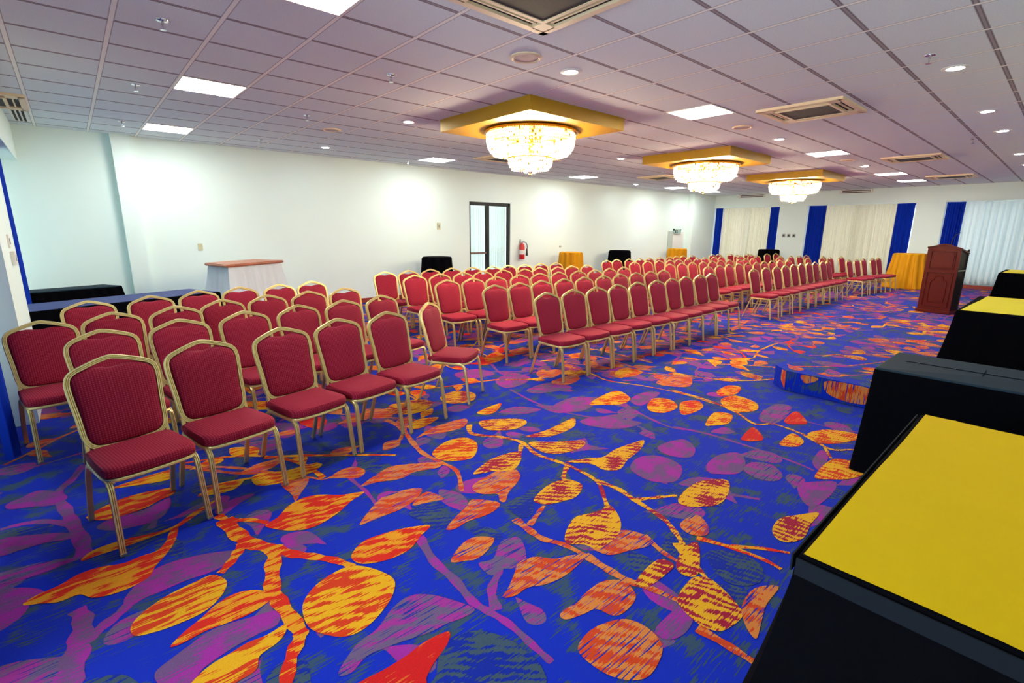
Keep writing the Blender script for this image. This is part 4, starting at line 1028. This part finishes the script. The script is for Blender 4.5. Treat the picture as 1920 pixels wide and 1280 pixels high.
# ------------------------------------------------------------ small things on the walls
def plate(name, x, y, z, w, h, d, mat, lab, cat, axis='y', knob=None):
    t = thing(name, lab, cat, (x, y, z))
    bm = bmesh.new()
    if axis == 'y': box(bm, -w/2, w/2, -d, 0, -h/2, h/2, 0, .003)
    else: box(bm, -d if axis == 'x' else 0, 0 if axis == 'x' else d, -w/2, w/2, -h/2, h/2, 0, .003)
    obj('plate', bm, mat, t)
    bm = bmesh.new()
    if axis == 'y': box(bm, -w*.22, w*.22, -d-.004, -d, -h*.22, h*.22)
    else: box(bm, -d-.004 if axis == 'x' else d, -d if axis == 'x' else d+.004, -w*.22, w*.22, -h*.22, h*.22)
    obj('rocker', bm, knob or M['beige'], t); return t
plate('wall_thermostat', 6.91, YW, 1.73, .09, .17, .03, M['beige'], 'small beige thermostat on the wall left of the door', 'thermostat', knob=M['socket'])
plate('light_switch', 1.76, YW, 1.31, .075, .12, .012, M['beige'], 'beige light switch on the wall above the portable bar', 'switch')
plate('wall_plate', 11.35, YW, 1.17, .09, .05, .012, M['socket'], 'tiny grey plate on the wall above the golden table', 'wall plate')
for y in (7.46, 7.28, 7.10): plate('wall_socket', XW+.03, y, 1.53, .11, .12, .015, M['socket'], 'grey wall socket, %s of three between the far windows' % {7.46: 'left', 7.28: 'middle', 7.10: 'right'}[y], 'socket', 'x', M['darkgrille'])
plate('wall_switch', XP, 6.33, 1.52, .12, .12, .012, M['white'], 'white switch plate on the narrow pier, upper one', 'switch', 'X', M['socket'])
plate('wall_switch', XP, 6.33, 1.37, .13, .12, .03, M['white'], 'white control box on the narrow pier, lower one', 'switch', 'X', M['socket'])
# fire extinguisher
fe = thing('fire_extinguisher', 'red fire extinguisher with black horn hanging right of the door', 'fire extinguisher', (9.66, YW-.095, .84))
bm = bmesh.new(); lathe(bm, [(0, 0), (.07, 0), (.078, .012), (.078, .36), (.07, .40), (.035, .435), (.028, .46), (0, .46)], 28); obj('cylinder', bm, M['redpaint'], fe, smooth=True)
bm = bmesh.new(); lathe(bm, [(.0785, .14), (.0795, .14), (.0795, .26), (.0785, .26)], 28); obj('paper_label', bm, M['white'], fe)
bm = bmesh.new(); box(bm, -.02, .02, -.018, .018, .46, .50); box(bm, -.012, .10, -.008, .008, .50, .515); box(bm, -.012, .10, -.008, .008, .475, .488); obj('valve_handle', bm, M['chrome'], fe)
bm = bmesh.new(); sweep(bm, catmull([(.02, -.02, .48), (.10, -.06, .46), (.135, -.07, .36), (.12, -.07, .26)], 5, closed=False), (0, 1, 0), [(-.008, -.008), (.008, -.008), (.008, .008), (-.008, .008)])
lathe(bm, [(.010, .30), (.020, .29), (.034, .10), (.030, .10), (.008, .28)], 16, (.122, -.07)); obj('hose_horn', bm, M['rubber'], fe, smooth=True)
bm = bmesh.new(); box(bm, -.02, .02,   .07, .0955, .30, .56); obj('wall_bracket', bm, M['chrome'], fe)

# ------------------------------------------------------------ light
def area(name, loc, size, energy, col, rot_):
    l = bpy.data.lights.new(name, 'AREA'); l.shape = 'RECTANGLE'; l.size, l.size_y = size; l.energy = energy; l.color = col
    o = bpy.data.objects.new(name, l); C.objects.link(o); o.location = loc; o.rotation_euler = rot_; return o
# daylight falling in through the windows
for n_, (y0, y1) in enumerate(((7.72, 10.3), (3.6, 6.75), (-.5, 2.88))):
    area('window_daylight', (XB+.6, (y0+y1)/2, 1.5), (2.3, y1-y0), 18, (.86, .94, 1), (0, PI/2, 0))
area('window_daylight', (XF-.8, 2.7, 1.45), (2.4, 5.6), 72, (.72, .94, 1), (0, -PI/2, 0))
area('window_daylight', (XF-.8, 8.8, 1.45), (2.4, 3.4), 50, (.72, .94, 1), (0, -PI/2, 0))
area('door_curtain_fill', (8.58, YW+.42, 1.25), (1.4, 2.3), 11, (1, .99, .97), (-PI/2, 0, 0))  # added fill light behind the door, brightens its curtains
w = bpy.data.worlds.new('daylight'); bpy.context.scene.world = w; w.use_nodes = True
w.node_tree.nodes['Background'].inputs[0].default_value = (.80, .90, 1, 1); w.node_tree.nodes['Background'].inputs[1].default_value = .35

# ------------------------------------------------------------ camera
cam = bpy.data.cameras.new('camera'); cam.sensor_width = 36; cam.lens = 917.13/1920*36; cam.clip_start = .02
co = bpy.data.objects.new('camera', cam); C.objects.link(co)
yaw, pitch, roll = .72574, .22359, -.00779
cy_, sy_, cp, sp_ = math.cos(yaw), math.sin(yaw), math.cos(pitch), math.sin(pitch)
fwd = Vector((sy_*cp, cy_*cp, -sp_)); right = Vector((cy_, -sy_, 0)); down = fwd.cross(right)
r2_ = math.cos(roll)*right+math.sin(roll)*down; d2_ = -math.sin(roll)*right+math.cos(roll)*down
mt = Matrix((r2_, -d2_, -fwd)).transposed().to_4x4(); mt.translation = Vector((0, 0, 1.65)); co.matrix_world = mt
sc = bpy.context.scene; sc.camera = co
sc.view_settings.view_transform = 'Standard'; sc.view_settings.look = 'None'; sc.view_settings.exposure = 2.33; sc.view_settings.gamma = 1
sc.view_settings.use_curve_mapping = False
sc.cycles.use_denoising = True; sc.cycles.max_bounces = 8; sc.cycles.diffuse_bounces = 5; sc.cycles.glossy_bounces = 4
sc.cycles.transmission_bounces = 6; sc.cycles.transparent_max_bounces = 8; sc.cycles.sample_clamp_indirect = 6
sc.cycles.caustics_reflective = False; sc.cycles.caustics_refractive = False
